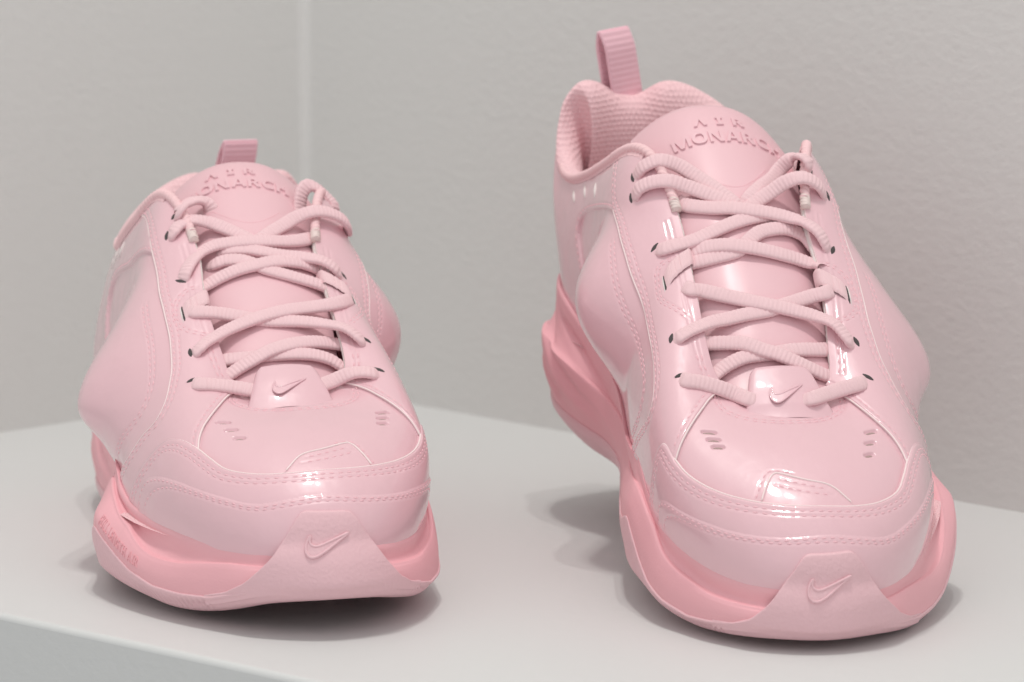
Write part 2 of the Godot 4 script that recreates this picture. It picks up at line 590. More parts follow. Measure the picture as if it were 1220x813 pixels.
func out_rows(u: float) -> PackedVector3Array:
	var e := cat(plan, u)
	var o := outward(u)
	var by := border_at(u)
	var y0 := catf(bottom_y, u)
	var r := PackedVector3Array()
	var low := maxf(y0 - 3.2, 0.0) if y0 > 3.0 else 0.0
	if (u > 18.9 and u < 22.6) or (u > 11.4 and u < 15.2):
		y0 += 0.9 * pow(maxf(0.0, sin(u * 46.0)), 0.6)
	var h := by - y0
	var tk := catf(tuck, u)
	var e1 := e - o * maxf(tk - 3.0, 0.0) * 0.55
	var e2 := e - o * (tk - 1.0)
	r.append(e1 - o * 2.5 + V(0, by - 0.8, 0))
	r.append(e1 - o * 0.5 + V(0, by, 0))
	r.append(e1 + o * 0.3 + V(0, by - 0.4, 0))
	r.append(e1.lerp(e2, 0.15) + o * 0.4 + V(0, by - h * 0.35, 0))
	r.append(e1.lerp(e2, 0.55) + V(0, by - h * 0.7, 0))
	r.append(e2 + V(0, y0 + 0.4, 0))
	r.append(e2 - o * 1.6 + V(0, lerpf(y0, low, 0.45), 0))
	r.append(e2 - o * 5.0 + V(0, lerpf(y0, low, 0.85), 0))
	r.append(e2 - o * 12.0 + V(0, low, 0))
	return r

func groove(a: PackedVector3Array, o: Vector3) -> void:
	# slanting channels moulded into the heel of the midsole
	for k in a.size():
		var p := a[k]
		if p.z > 112.0 or p.y < 15.0 or k < 24:
			continue
		var t := (p.y + p.z * 0.62 - 0.0016 * p.z * p.z) / 13.0
		var w := smoothstep(15.0, 21.0, p.y) * (1.0 - smoothstep(44.0, 52.0, p.y)) * (1.0 - smoothstep(70.0, 110.0, p.z))
		a[k] = p - o * (2.0 * w * pow(0.5 + 0.5 * cos(TAU * t), 3.0))

func smooth_rows(rows: PackedVector3Array, per: int) -> PackedVector3Array:
	var r := PackedVector3Array()
	var n := rows.size()
	for i in n - 1:
		for k in per:
			var f := float(k) / per
			var a := rows[maxi(i - 1, 0)]
			var b := rows[i]
			var c := rows[i + 1]
			var d := rows[mini(i + 2, n - 1)]
			r.append(0.5 * (2.0 * b + (c - a) * f + (2.0 * a - 5.0 * b + 4.0 * c - d) * f * f + (3.0 * b - a - 3.0 * c + d) * f * f * f))
	r.append(rows[n - 1])
	return r

var parts := []     # [name, mesh arrays, material, label]

func part(called: String, m: Array, material: String, label := "") -> void:
	parts.append([called, m, material, label])

func build_sole() -> void:
	var n := 1020
	var p := PackedVector3Array()
	var q := PackedVector3Array()
	var np := 0
	var nq := 0
	for i in n:
		var u := 34.0 * i / n
		var a := smooth_rows(sole_rows(u), 4)
		groove(a, outward(u))
		var b := smooth_rows(out_rows(u), 3)
		np = a.size()
		nq = b.size()
		p.append_array(a)
		q.append_array(b)
	part("midsole", grid(p, n, np, true, true), "midsole")
	# the underside closes towards the middle
	part("outsole", grid(q, n, nq, true, true), "outsole")


# ---------------------------------------------------------------- panels laid over the upper
const MUD := [Vector2(12.0, -0.05), Vector2(12.2, 0.06), Vector2(12.5, 0.22), Vector2(12.9, 0.37), Vector2(13.3, 0.44), Vector2(13.8, 0.435), Vector2(14.3, 0.415), Vector2(15.0, 0.402), Vector2(15.7, 0.40), Vector2(16.3, 0.402), Vector2(17.0, 0.402), Vector2(17.6, 0.392), Vector2(18.2, 0.384), Vector2(18.75, 0.395), Vector2(19.15, 0.44), Vector2(19.55, 0.475), Vector2(20.1, 0.475), Vector2(20.7, 0.41), Vector2(21.3, 0.27), Vector2(21.8, 0.13), Vector2(22.2, 0.0), Vector2(22.35, -0.05)]
const CAP := [Vector2(12.7, -0.05), Vector2(12.75, 0.04), Vector2(13.0, 0.13), Vector2(13.4, 0.18), Vector2(13.97, 0.205), Vector2(14.8, 0.228), Vector2(15.5, 0.236), Vector2(16.2, 0.25), Vector2(17.0, 0.27), Vector2(17.6, 0.252), Vector2(18.2, 0.226), Vector2(18.8, 0.242), Vector2(19.4, 0.256), Vector2(20.0, 0.257), Vector2(20.6, 0.235), Vector2(21.1, 0.19), Vector2(21.4, 0.12), Vector2(21.55, 0.04), Vector2(21.6, -0.05)]
const CAP_LOW := [Vector2(13.05, 0.02), Vector2(13.3, 0.1), Vector2(13.8, 0.155), Vector2(14.4, 0.185), Vector2(15.2, 0.205), Vector2(16.2, 0.225), Vector2(17.0, 0.24), Vector2(17.6, 0.224), Vector2(18.2, 0.2), Vector2(18.8, 0.215), Vector2(19.4, 0.228), Vector2(20.1, 0.218), Vector2(20.7, 0.17), Vector2(21.1, 0.095), Vector2(21.3, 0.02)]
const SEAM_IN := [Vector2(14.38, 1.04), Vector2(14.3, 0.95), Vector2(14.24, 0.88), Vector2(14.22, 0.8), Vector2(14.15, 0.71), Vector2(14.05, 0.62), Vector2(13.92, 0.52), Vector2(13.8, 0.42), Vector2(13.7, 0.3)]
const SEAM_OUT := [Vector2(19.42, 1.04), Vector2(19.44, 0.95), Vector2(19.46, 0.88), Vector2(19.46, 0.8), Vector2(19.5, 0.71), Vector2(19.56, 0.62), Vector2(19.56, 0.54), Vector2(19.5, 0.46), Vector2(19.4, 0.3)]
const K_IN := [Vector2(6.75, 1.05), Vector2(7.0, 0.98), Vector2(7.37, 0.886), Vector2(7.69, 0.78), Vector2(8.0, 0.712), Vector2(8.85, 0.672), Vector2(9.45, 0.65), Vector2(9.94, 0.61), Vector2(10.35, 0.565), Vector2(10.85, 0.54), Vector2(11.35, 0.53), Vector2(11.75, 0.505), Vector2(11.95, 0.445), Vector2(11.85, 0.36), Vector2(11.5, 0.265), Vector2(10.85, 0.15), Vector2(10.1, 0.03), Vector2(9.8, -0.05)]
const K_OUT := [Vector2(27.1, 1.05), Vector2(26.75, 0.96), Vector2(26.2, 0.88), Vector2(25.6, 0.815), Vector2(25.05, 0.77), Vector2(24.55, 0.745), Vector2(23.8, 0.75), Vector2(23.1, 0.765), Vector2(22.5, 0.745), Vector2(22.05, 0.69), Vector2(21.65, 0.625), Vector2(21.4, 0.545), Vector2(21.45, 0.44), Vector2(21.85, 0.325), Vector2(22.3, 0.2), Vector2(22.9, 0.07), Vector2(23.3, -0.05)]
const K2_IN := [Vector2(8.6, 0.635), Vector2(9.1, 0.586), Vector2(9.4, 0.535), Vector2(9.65, 0.475), Vector2(9.95, 0.42), Vector2(10.4, 0.385), Vector2(10.7, 0.34), Vector2(10.65, 0.255), Vector2(10.3, 0.16), Vector2(9.75, 0.07)]
const K2_OUT := [Vector2(23.95, 0.655), Vector2(23.5, 0.652), Vector2(23.15, 0.645), Vector2(22.85, 0.62), Vector2(22.6, 0.575), Vector2(22.42, 0.52), Vector2(22.35, 0.45), Vector2(22.45, 0.37), Vector2(22.8, 0.27), Vector2(23.3, 0.16), Vector2(23.7, 0.06)]
const WIN_IN := [Vector2(7.95, 0.705), Vector2(7.3, 0.722), Vector2(6.75, 0.738), Vector2(6.3, 0.748), Vector2(5.91, 0.745), Vector2(5.6, 0.71), Vector2(5.42, 0.63), Vector2(5.42, 0.527), Vector2(5.5, 0.35), Vector2(5.6, 0.15), Vector2(5.65, -0.05)]
const WIN_OUT := [Vector2(24.75, 0.75), Vector2(25.3, 0.715), Vector2(26.0, 0.69), Vector2(26.6, 0.69), Vector2(27.3, 0.715), Vector2(27.85, 0.715), Vector2(28.2, 0.66), Vector2(28.35, 0.55), Vector2(28.35, 0.35), Vector2(28.3, 0.15), Vector2(28.3, -0.05)]
const PATCH := [Vector2(15.83, 0.33), Vector2(15.9, 0.42), Vector2(16.02, 0.5), Vector2(16.14, 0.545), Vector2(16.3, 0.552), Vector2(16.75, 0.53), Vector2(17.15, 0.51), Vector2(17.35, 0.485), Vector2(17.52, 0.44), Vector2(17.68, 0.39), Vector2(17.8, 0.33)]
const THROAT := [Vector2(14.35, 0.945), Vector2(14.75, 0.885), Vector2(15.24, 0.86), Vector2(15.8, 0.85), Vector2(16.5, 0.846), Vector2(17.2, 0.846), Vector2(17.9, 0.85), Vector2(18.5, 0.865), Vector2(19.05, 0.89), Vector2(19.45, 0.935)]
const WEB_IN := [Vector2(11.02, 0.95), Vector2(10.66, 0.86), Vector2(10.42, 0.755), Vector2(10.6, 0.71), Vector2(10.97, 0.705), Vector2(11.5, 0.785), Vector2(12.2, 0.915)]
const WEB_OUT := [Vector2(22.9, 0.97), Vector2(23.05, 0.9), Vector2(23.0, 0.83), Vector2(22.75, 0.80), Vector2(22.4, 0.80), Vector2(22.0, 0.85), Vector2(21.6, 0.94)]

func dense(c: Array, per_mm := 0.5) -> PackedVector2Array:
	# the curve through those places, sampled evenly along the surface
	var raw := PackedVector2Array()
	for i in c.size() - 1:
		for k in 16:
			var f := k / 16.0
			var a: Vector2 = c[maxi(i - 1, 0)]
			var b: Vector2 = c[i]
			var d: Vector2 = c[i + 1]
			var e: Vector2 = c[mini(i + 2, c.size() - 1)]
			raw.append(0.5 * (2.0 * b + (d - a) * f + (2.0 * a - 5.0 * b + 4.0 * d - e) * f * f + (3.0 * b - a - 3.0 * d + e) * f * f * f))
	raw.append(c[c.size() - 1])
	var r := PackedVector2Array([raw[0]])
	var last := s_p(raw[0].x, raw[0].y)
	var left := per_mm
	for i in range(1, raw.size()):
		var q := s_p(raw[i].x, raw[i].y)
		var l := last.distance_to(q)
		var from := 0.0
		while l - from >= left and l > 0.0001:
			from += left
			r.append(raw[i - 1].lerp(raw[i], from / l))
			left = per_mm
		left -= l - from
		last = q
	return r

func move(at: Vector2, by: Vector3) -> Vector2:
	# the place reached from there by that step along the surface
	for k in 2:
		var p := s_p(at.x, at.y)
		var e := 0.02
		var du := (s_p(at.x + e, at.y) - s_p(at.x - e, at.y)) / (2 * e)
		var y0 := clampf(at.y - 0.004, 0.0, 0.992)
		var dv := (s_p(at.x, y0 + 0.008) - s_p(at.x, y0)) / 0.008
		var a := du.dot(du)
		var b := du.dot(dv)
		var c := dv.dot(dv)
		var det := maxf(a * c - b * b, 1e-6)
		var x := by.dot(du)
		var y := by.dot(dv)
		at += Vector2((x * c - y * b) / det, (y * a - x * b) / det)
		break
	return at

func beside(c: PackedVector2Array, mm: float) -> PackedVector2Array:
	# a line that runs mm to the left of the curve, seen from outside
	var r := PackedVector2Array()
	for i in c.size():
		var a := c[maxi(i - 2, 0)]
		var b := c[mini(i + 2, c.size() - 1)]
		var t := (s_p(b.x, b.y) - s_p(a.x, a.y)).normalized()
		var n := s_n(c[i].x, c[i].y)
		r.append(move(c[i], n.cross(t).normalized() * mm))
	return r

var field_pos := PackedVector3Array()

func stamp(field: PackedFloat32Array, c: PackedVector2Array, reach: int) -> PackedFloat32Array:
	for i in c.size() - 1:
		var a := s_p(c[i].x, c[i].y)
		var b := s_p(c[i + 1].x, c[i + 1].y)
		var ab := b - a
		var l2 := maxf(ab.length_squared(), 1e-9)
		var iu := int(round(c[i].x / 34.0 * NU))
		var jv := int(round(c[i].y * (NV - 1)))
		for du in range(-reach, reach + 1):
			var base := posmod(iu + du, NU) * NV
			for j in range(maxi(jv - reach, 0), mini(jv + reach, NV - 1) + 1):
				var p := SP[base + j]
				var t := clampf((p - a).dot(ab) / l2, 0.0, 1.0)
				var d := p.distance_squared_to(a + ab * t)
				if d < field[base + j]:
					field[base + j] = d
	return field

var region := PackedByteArray()
var H := PackedFloat32Array()
var BP := PackedVector3Array()
var BN := PackedVector3Array()

func lay(poly: PackedVector2Array, edges: Array, id: int, thick: float, wide: float, add: bool) -> void:
	# a panel: inside the outline the sheet is thick, with a rounded edge along the given curves
	var f := PackedFloat32Array()
	f.resize(NU * NV)
	f.fill(16.0)
	for e in edges:
		f = stamp(f, e, 4)
	var lo := poly[0]
	var hi := poly[0]
	for q in poly:
		lo = lo.min(q)
		hi = hi.max(q)
	var i0 := int(floorf(lo.x / 34.0 * NU))
	var i1 := int(ceilf(hi.x / 34.0 * NU))
	var wide_n := i1 - i0 + 1
	var mask := PackedByteArray()
	mask.resize(wide_n * NV)
	mask.fill(0)
	for i in wide_n:
		var u := 34.0 * (i + i0) / NU
		for j in NV:
			var q := Vector2(u, float(j) / (NV - 1))
			if q.y >= lo.y and q.y <= hi.y and Geometry2D.is_point_in_polygon(q, poly):
				mask[i * NV + j] = 1
	for i in wide_n:
		var base := posmod(i + i0, NU) * NV
		for j in NV:
			var here := mask[i * NV + j]
			if i > 0 and i < wide_n - 1 and j > 0 and j < NV - 1:
				# a stray point follows its neighbours
				var sum := mask[i * NV + j - 1] + mask[i * NV + j + 1] + mask[(i - 1) * NV + j] + mask[(i + 1) * NV + j]
				if sum >= 3:
					here = 1
				elif sum <= 1:
					here = 0
			if here == 0:
				continue
			var k := base + j
			var d := sqrt(f[k])
			var x := clampf(d / wide, 0.0, 1.0)
			var w := sqrt(1.0 - (1.0 - x) * (1.0 - x))
			if add:
				H[k] += thick * w
			else:
				H[k] = lerpf(H[k], maxf(thick, H[k] + 0.3), w)
			region[k] = id

func closed(list: Array) -> PackedVector2Array:
	var r := PackedVector2Array()
	for c in list:
		r.append_array(c)
	return r

func reversed(c: PackedVector2Array) -> PackedVector2Array:
	var r := c.duplicate()
	r.reverse()
	return r

func shifted(c: PackedVector2Array, by: float) -> PackedVector2Array:
	var r := PackedVector2Array()
	for q in c:
		r.append(q + Vector2(by, 0))
	return r

func rim_line(u0: float, u1: float, v: float) -> PackedVector2Array:
	var r := PackedVector2Array()
	for k in 61:
		r.append(Vector2(lerpf(u0, u1, k / 60.0), v))
	return r

var seams := {}
var stitch_rows := []

func build_upper() -> void:
	H.resize(NU * NV)
	H.fill(0.0)
	region.resize(NU * NV)
	region.fill(0)
	var c := {"mud": dense(MUD), "cap": dense(CAP), "cap_low": dense(CAP_LOW), "seam_in": dense(SEAM_IN), "seam_out": dense(SEAM_OUT), "k_in": dense(K_IN), "k_out": dense(K_OUT), "k2_in": dense(K2_IN), "k2_out": dense(K2_OUT), "win_in": dense(WIN_IN), "win_out": dense(WIN_OUT), "patch": dense(PATCH), "throat": dense(THROAT), "web_in": dense(WEB_IN), "web_out": dense(WEB_OUT)}
	seams = c
	# ids: 0 vamp, 1 quarter, 2 heel, 3 eyestay inner, 4 eyestay outer, 5 toe patch, 6 mudguard, 7 toe cap
	for i in NU:
		var u := 34.0 * i / NU
		if u < 12.0 or u > 21.6:
			for j in NV:
				region[i * NV + j] = 1
	var heel := closed([reversed(dense([Vector2(6.75, 1.05), Vector2(7.0, 0.98), Vector2(7.37, 0.886), Vector2(7.69, 0.78), Vector2(8.0, 0.712)])), rim_line(6.75, 27.1 - 34.0, 1.05), shifted(dense([Vector2(27.1, 1.05), Vector2(26.75, 0.96), Vector2(26.2, 0.88), Vector2(25.6, 0.815), Vector2(25.05, 0.77), Vector2(24.75, 0.75)]), -34.0), shifted(c.win_out, -34.0), rim_line(28.3 - 34.0, 5.65, -0.05), reversed(c.win_in)])
	lay(heel, [c.win_in, c.win_out], 2, 1.1, 1.3, false)
	lay(closed([c.k_in, rim_line(9.8, 13.7, -0.05), PackedVector2Array([Vector2(13.7, 0.3)]), reversed(c.seam_in), rim_line(14.38, 6.75, 1.05)]), [c.k_in, c.seam_in], 3, 1.3, 0.7, false)
	lay(closed([c.k_out, rim_line(23.3, 19.4, -0.05), PackedVector2Array([Vector2(19.4, 0.3)]), reversed(c.seam_out), rim_line(19.42, 27.1, 1.05)]), [c.k_out, c.seam_out], 4, 1.3, 0.7, false)
	lay(c.patch, [c.patch], 5, 0.75, 0.6, true)
	lay(c.mud, [c.mud], 6, 1.8, 0.75, false)
	lay(c.cap, [c.cap], 7, 2.3, 1.2, false)
	# rows of stitching
	rows("throat", c.throat, [0.0, -1.6], 0.0)
	rows("mud", c.mud, [-2.3, -4.3], 4.0)
	rows("cap", c.cap, [-1.0], 3.0)
	rows("cap_low", c.cap_low, [0.0], 0.0)
	rows("seam_in", c.seam_in, [-2.2], 0.0)
	rows("seam_out", c.seam_out, [2.2], 0.0)
	rows("k_in", c.k_in, [1.2, 3.4], 0.0)
	rows("k_out", c.k_out, [-1.2, -3.4], 0.0)
	rows("k2_in", c.k2_in, [0.0, 1.9], 0.0)
	rows("k2_out", c.k2_out, [0.0, -1.9], 0.0)
	rows("win_in", c.win_in, [-2.0], 0.0)
	rows("win_out", c.win_out, [2.0], 0.0)
	rows("web_in", c.web_in, [0.0, 1.5], 0.0)
	rows("web_out", c.web_out, [0.0, -1.5], 0.0)
	rows("patch_l", dense([Vector2(15.76, 0.41), Vector2(15.9, 0.5), Vector2(16.03, 0.56), Vector2(16.3, 0.572), Vector2(16.6, 0.562)]), [0.0], 0.0)
	rows("patch_1", dense([Vector2(16.28, 0.525), Vector2(16.76, 0.505), Vector2(17.2, 0.482)]), [0.0], 0.0)
	rows("patch_2", dense([Vector2(16.18, 0.495), Vector2(16.7, 0.475), Vector2(17.3, 0.452)]), [0.0], 0.0)
	for side in [[10.2, 14.0], [23.9, 20.0]]:
		var edge := PackedVector2Array()
		for k in 80:
			edge.append(Vector2(lerpf(side[0], side[1], k / 79.0), 0.995))
		var sgn := 1.0 if side[0] < 17.0 else -1.0
		rows("edge", edge, [-3.0 * sgn, -5.0 * sgn], 0.0)
	var g := PackedFloat32Array()
	g.resize(NU * NV)
	g.fill(9.0)
	for r in stitch_rows:
		g = stamp(g, r, 3)
	var lumps := FastNoiseLite.new()
	lumps.seed = 3
	lumps.frequency = 0.05
	lumps.fractal_octaves = 2
	BP.resize(NU * NV)
	for k in SP.size():
		var d2 := g[k]
		var h := H[k]
		if d2 < 1.0:
			h -= 0.15 * (1.0 - d2) * (1.0 - d2)
		h += 0.16 * lumps.get_noise_3dv(SP[k]) - 0.9
		BP[k] = SP[k] + SN[k] * h
	vents()
	var whole := grid(BP, NU, NV, true, false)
	BN = whole[1]
	split_panels(whole)
	build_stitches()

func rows(_called: String, c: PackedVector2Array, sides: Array, skip: float) -> void:
	for mm in sides:
		var line := c if mm == 0.0 else beside(c, mm)
		var cut := PackedVector2Array()
		for q in line:
			if q.y > 0.012 and q.y < 0.99 and not (_called.begins_with("seam") and q.y < 0.47):
				cut.append(q)
		stitch_rows.append(cut)

const VENTS := [Vector2(14.66, 0.705), Vector2(14.82, 0.672), Vector2(14.96, 0.64), Vector2(19.08, 0.702), Vector2(18.8, 0.658), Vector2(18.56, 0.608)]

func vents() -> void:
	# pressed slots in the vamp
	for n in VENTS.size():
		var c: Vector2 = VENTS[n]
		var ends := vent_ends(n)
		var iu := int(c.x / 34.0 * NU)
		var jv := int(c.y * (NV - 1))
		for i in range(iu - 11, iu + 12):
			for j in range(jv - 11, jv + 12):
				var k := i * NV + j
				var ab: Vector3 = ends[1] - ends[0]
				var t := clampf((SP[k] - ends[0]).dot(ab) / ab.length_squared(), 0.0, 1.0)
				var d: float = SP[k].distance_to(ends[0] + ab * t)
				if d < 1.2:
					BP[k] -= SN[k] * 0.9 * (1.0 - smoothstep(0.45, 1.2, d))

func vent_ends(n: int) -> Array:
	var c: Vector2 = VENTS[n]
	var p := s_p(c.x, c.y)
	var nn := s_n(c.x, c.y)
	var dir := Vector3(-1.0, 0, -0.35) if n < 3 else Vector3(1.0, 0, -0.45)
	dir = (dir - nn * dir.dot(nn)).normalized() * (1.9 - 0.2 * (n % 3))
	return [p - dir, p + dir]

func b_p(u: float, v: float) -> Vector3:
	return sample(BP, u, v)

func b_n(u: float, v: float) -> Vector3:
	return sample(BN, u, v).normalized()

func sample(a: PackedVector3Array, u: float, v: float) -> Vector3:
	var x := fposmod(u / 34.0 * NU, NU)
	var i := int(x) % NU
	var f := x - floorf(x)
	var y := clampf(v, 0.0, 1.0) * (NV - 1)
	var j := mini(int(y), NV - 2)
	var g := y - j
	var k := ((i + 1) % NU) * NV + j
	i = i * NV + j
	return (a[i] * (1 - g) + a[i + 1] * g) * (1 - f) + (a[k] * (1 - g) + a[k + 1] * g) * f

func split_panels(whole: Array) -> void:
	var names := ["vamp", "quarter_panel", "heel_panel", "eyestay_panel", "eyestay_panel", "toe_patch", "mudguard", "toe_cap"]
	var lists := []
	for k in 9:
		lists.append(PackedInt32Array())
	for i in NU:
		var a := i * NV
		var b := ((i + 1) % NU) * NV
		for j in NV - 1:
			var id := maxi(maxi(region[a + j], region[b + j]), maxi(region[a + j + 1], region[b + j + 1]))
			if id == 1 and i > NU / 2:
				id = 8
			lists[id].append_array(PackedInt32Array([a + j, b + j + 1, b + j, a + j, a + j + 1, b + j + 1]))
	for id in 9:
		part("quarter_panel" if id == 8 else names[id], compact(whole, lists[id]), "patent")

func compact(whole: Array, idx: PackedInt32Array) -> Array:
	var to := PackedInt32Array()
	to.resize(whole[0].size())
	to.fill(-1)
	var p := PackedVector3Array()
	var n := PackedVector3Array()
	var uv := PackedVector2Array()
	for k in idx.size():
		var v := idx[k]
		if to[v] < 0:
			to[v] = p.size()
			p.append(whole[0][v])
			n.append(whole[1][v])
			uv.append(whole[2][v])
		idx[k] = to[v]
	return [p, n, uv, idx]

func capsule(a: Vector3, b: Vector3, up: Vector3, wide: float, high: float) -> Array:
	# a stitch: a bead of thread that dives into the leather at both ends
	var t := (b - a)
	var l := t.length()
	t /= l
	var s := up.cross(t).normalized()
	var p := PackedVector3Array()
	var n := PackedVector3Array()
	var uv := PackedVector2Array()
	var idx := PackedInt32Array()
	var rings := 5
	var round_ := 5
	for i in rings:
		var f := float(i) / (rings - 1)
		var x := sin(PI * (0.08 + 0.84 * f))
		for j in round_:
			var ang := PI * j / (round_ - 1)
			var q := s * cos(ang) * wide * x + up * (sin(ang) * high * x - high * 0.25)
			p.append(a + t * l * f + q)
			n.append((s * cos(ang) / wide + up * sin(ang) / high - t * cos(PI * f) * 0.6 / wide).normalized())
			uv.append(Vector2(f, float(j) / round_))
	for i in rings - 1:
		for j in round_ - 1:
			var k := i * round_ + j
			idx.append_array(PackedInt32Array([k, k + round_ + 1, k + 1, k, k + round_, k + round_ + 1]))
	return [p, n, uv, idx]

func build_stitches() -> void:
	var list := []
	for r in stitch_rows:
		var i := 2
		while i + 5 < r.size():
			var qa: Vector2 = r[i]
			var qb: Vector2 = r[i + 4]
			var a := b_p(qa.x, qa.y)
			var b := b_p(qb.x, qb.y)
			var up := b_n((qa.x + qb.x) / 2, (qa.y + qb.y) / 2)
			var l := a.distance_to(b)
			if l > 0.8 and l < 3.5:
				var side := up.cross((b - a).normalized()) * rng.randf_range(-0.14, 0.14)
				list.append(capsule(a + side, b - side, up, 0.40, 0.36))
			i += 6
	part("stitching", joined(list), "thread", "#stuff")


# ---------------------------------------------------------------- tongue, collar, trims
const TONGUE := [
	# middle line, half width, drop at the edges
	[Vector3(0, 68, 224), 18.0, 1.5], [Vector3(0, 76, 210), 21.0, 3.5], [Vector3(-0.5, 88, 193), 22.5, 5.5], [Vector3(-1, 100, 175), 23.5, 6.5],
	[Vector3(-1, 111, 157), 24.5, 7.5], [Vector3(-1.5, 121.5, 140), 26.0, 9.0], [Vector3(-2, 130.5, 124), 28.0, 12.0], [Vector3(-3, 138, 109), 29.5, 15.0],
	[Vector3(-3.5, 142.3, 98), 28.8, 16.5], [Vector3(-4, 143.3, 91), 27.4, 16.0], [Vector3(-4, 140.8, 86.5), 26.0, 15.0], [Vector3(-4, 130, 88), 24.5, 14.0], [Vector3(-4, 110, 103), 23.0, 12.0]]

func row_at(t: float) -> Array:
	var n := TONGUE.size()
	t = clampf(t, 0.0, n - 1.001)
	var i := int(t)
	var f := t - i
	var a: Array = TONGUE[maxi(i - 1, 0)]
	var b: Array = TONGUE[i]
	var c: Array = TONGUE[i + 1]
	var d: Array = TONGUE[mini(i + 2, n - 1)]
	var r := []
	for k in 3:
		r.append(0.5 * (2.0 * b[k] + (c[k] - a[k]) * f + (2.0 * a[k] - 5.0 * b[k] + 4.0 * c[k] - d[k]) * f * f + (3.0 * b[k] - a[k] - 3.0 * c[k] + d[k]) * f * f * f))
	return r

func tongue_p(s: float, t: float) -> Vector3:
	# s -1 inner edge to 1 outer edge, t along the middle line
	var r := row_at(t)
	var te := minf(t, 7.9)
	var e := (Vector3(row_at(te + 0.05)[0]) - Vector3(row_at(te - 0.05)[0])).normalized()
	var up := Vector3.RIGHT.cross(e)
	return r[0] + Vector3(r[1] * s, 0, 0) - Vector3(up.x, up.y, maxf(up.z, -0.2)) * r[2] * pow(absf(s), 2.3)

func tongue_n(s: float, t: float) -> Vector3:
	var a := tongue_p(s + 0.02, t) - tongue_p(s - 0.02, t)
	var b := tongue_p(s, t + 0.03) - tongue_p(s, t - 0.03)
	return b.cross(a).normalized() * -1.0

func build_tongue() -> void:
	var nu := 90
	var nv := 150
	var p := PackedVector3Array()
	for i in nu:
		var s := lerpf(-1.0, 1.0, float(i) / (nu - 1))
		for j in nv:
			p.append(tongue_p(s, 12.0 * j / (nv - 1)))
	part("tongue", grid(p, nu, nv, false, false), "patent_soft")
	var list := []
	for k in 36:
		var s := lerpf(-0.42, 0.5, k / 36.0)
		var q := []
		for f in [0.0, 0.62]:
			var x: float = s + f * 0.0256
			var t := 6.05 - 0.75 * (1.0 - pow(x / 0.55, 2.0))
			q.append(tongue_p(x, t))
		list.append(capsule(q[0], q[1], tongue_n(s, 5.5), 0.4, 0.35))
	part("tongue_stitching", joined(list), "thread", "#stuff")

func flat_out(u: float) -> Vector3:
	var n := s_n(u, 0.985)
	n.y = 0
	return n.normalized()

func build_collar() -> void:
	var nu := 200
	var rows_ := PackedVector3Array()
	var nv := 0
	for i in nu:
		var u := lerpf(8.6, 25.4 - 34.0, float(i) / (nu - 1))
		var rimp := b_p(u, 1.0)
		var o := flat_out(u)
		var k := 1.0 - 0.72 * smoothstep(3.6, 7.5, absf(u))
		var d := Vector3.UP
		var r := PackedVector3Array([
			b_p(u, 0.955) + b_n(u, 0.955) * 0.1, b_p(u, 0.97) + b_n(u, 0.97) * 1.0 * k, b_p(u, 0.99) + b_n(u, 0.99) * 1.9 * k, rimp + o * 0.9 * k + d * 2.0 * k,
			rimp - o * 1.2 * k + d * 3.4 * k, rimp - o * 4.6 * k + d * 2.6 * k, rimp - o * 8.0 * k - d * 1.5, rimp - o * (9.5 * k + 0.5) - d * 9.0,
			rimp - o * (9.5 * k + 1.0) - d * 20.0, rimp - o * (6.5 * k + 2.0) - d * 34.0, Vector3(rimp.x, 60, rimp.z) - o * 4.0, Vector3(rimp.x, 52, rimp.z) - o * 10.0])
		var sm := smooth_rows(r, 5)
		nv = sm.size()
		rows_.append_array(sm)
	part("collar_lining", grid(rows_, nu, nv, false, false), "lining")
	# insole
	var q := PackedVector3Array()
	var nn := 60
	for i in nn:
		var u := 34.0 * i / nn
		var e := cat(plan, u)
		for j in 8:
			var w := float(j) / 7.0
			var c := Vector3(0, 0, clampf(e.z, 60, 240))
			var z := (e - outward(u) * 6.0).lerp(c, w)
			q.append(Vector3(z.x, 42.0 - (14.0 * smoothstep(90, 260, z.z)), z.z))
	part("insole", grid(q, nn, 8, true, true), "lining")

func rope(path: PackedVector3Array, radius: float, strands: float, pitch: float, depth: float) -> Array:
	# a cord of twisted strands
	var p := PackedVector3Array()
	var ring := 14
	var along := 0.0
	var side := Vector3.ZERO
	for i in path.size():
		var t := (path[mini(i + 1, path.size() - 1)] - path[maxi(i - 1, 0)]).normalized()
		if i == 0:
			side = t.cross(Vector3.UP).normalized()
		else:
			along += path[i].distance_to(path[i - 1])
			side = (side - t * side.dot(t)).normalized()
		var up := side.cross(t)
		var cap := 1.0
		if i == 0 or i == path.size() - 1:
			cap = 0.05
		for j in ring:
			var a := TAU * j / ring
			var r := radius * cap * (1.0 + depth * (absf(cos(strands * 0.5 * a - PI * along / pitch)) - 0.6))
			p.append(path[i] + (side * cos(a) + up * sin(a)) * r)
	var g := grid_ring(p, path.size(), ring)
	return g

func grid_ring(p: PackedVector3Array, nu: int, ring: int) -> Array:
	# a tube: ring points per row, closed round
	var q := PackedVector3Array()
	for j in ring:
		for i in nu:
			q.append(p[i * ring + j])
	var g := grid(q, ring, nu, true, true)
	# the normals must look away from the middle of the tube
	var mid := Vector3.ZERO
	for j in ring:
		mid += q[j * nu + nu / 2] / ring
	if (q[nu / 2] - mid).dot(g[1][nu / 2]) < 0.0:
		g = grid(q, ring, nu, true, false)
	return g

func surface_path(u0: float, u1: float, v: float, lift: float, step: float) -> PackedVector3Array:
	var r := PackedVector3Array()
	var n := int(absf(u1 - u0) * 20.0 / step)
	for i in n + 1:
		var u := lerpf(u0, u1, float(i) / n)
		r.append(b_p(u, v) + b_n(u, v) * lift + Vector3.UP * lift * 0.8)
	return r

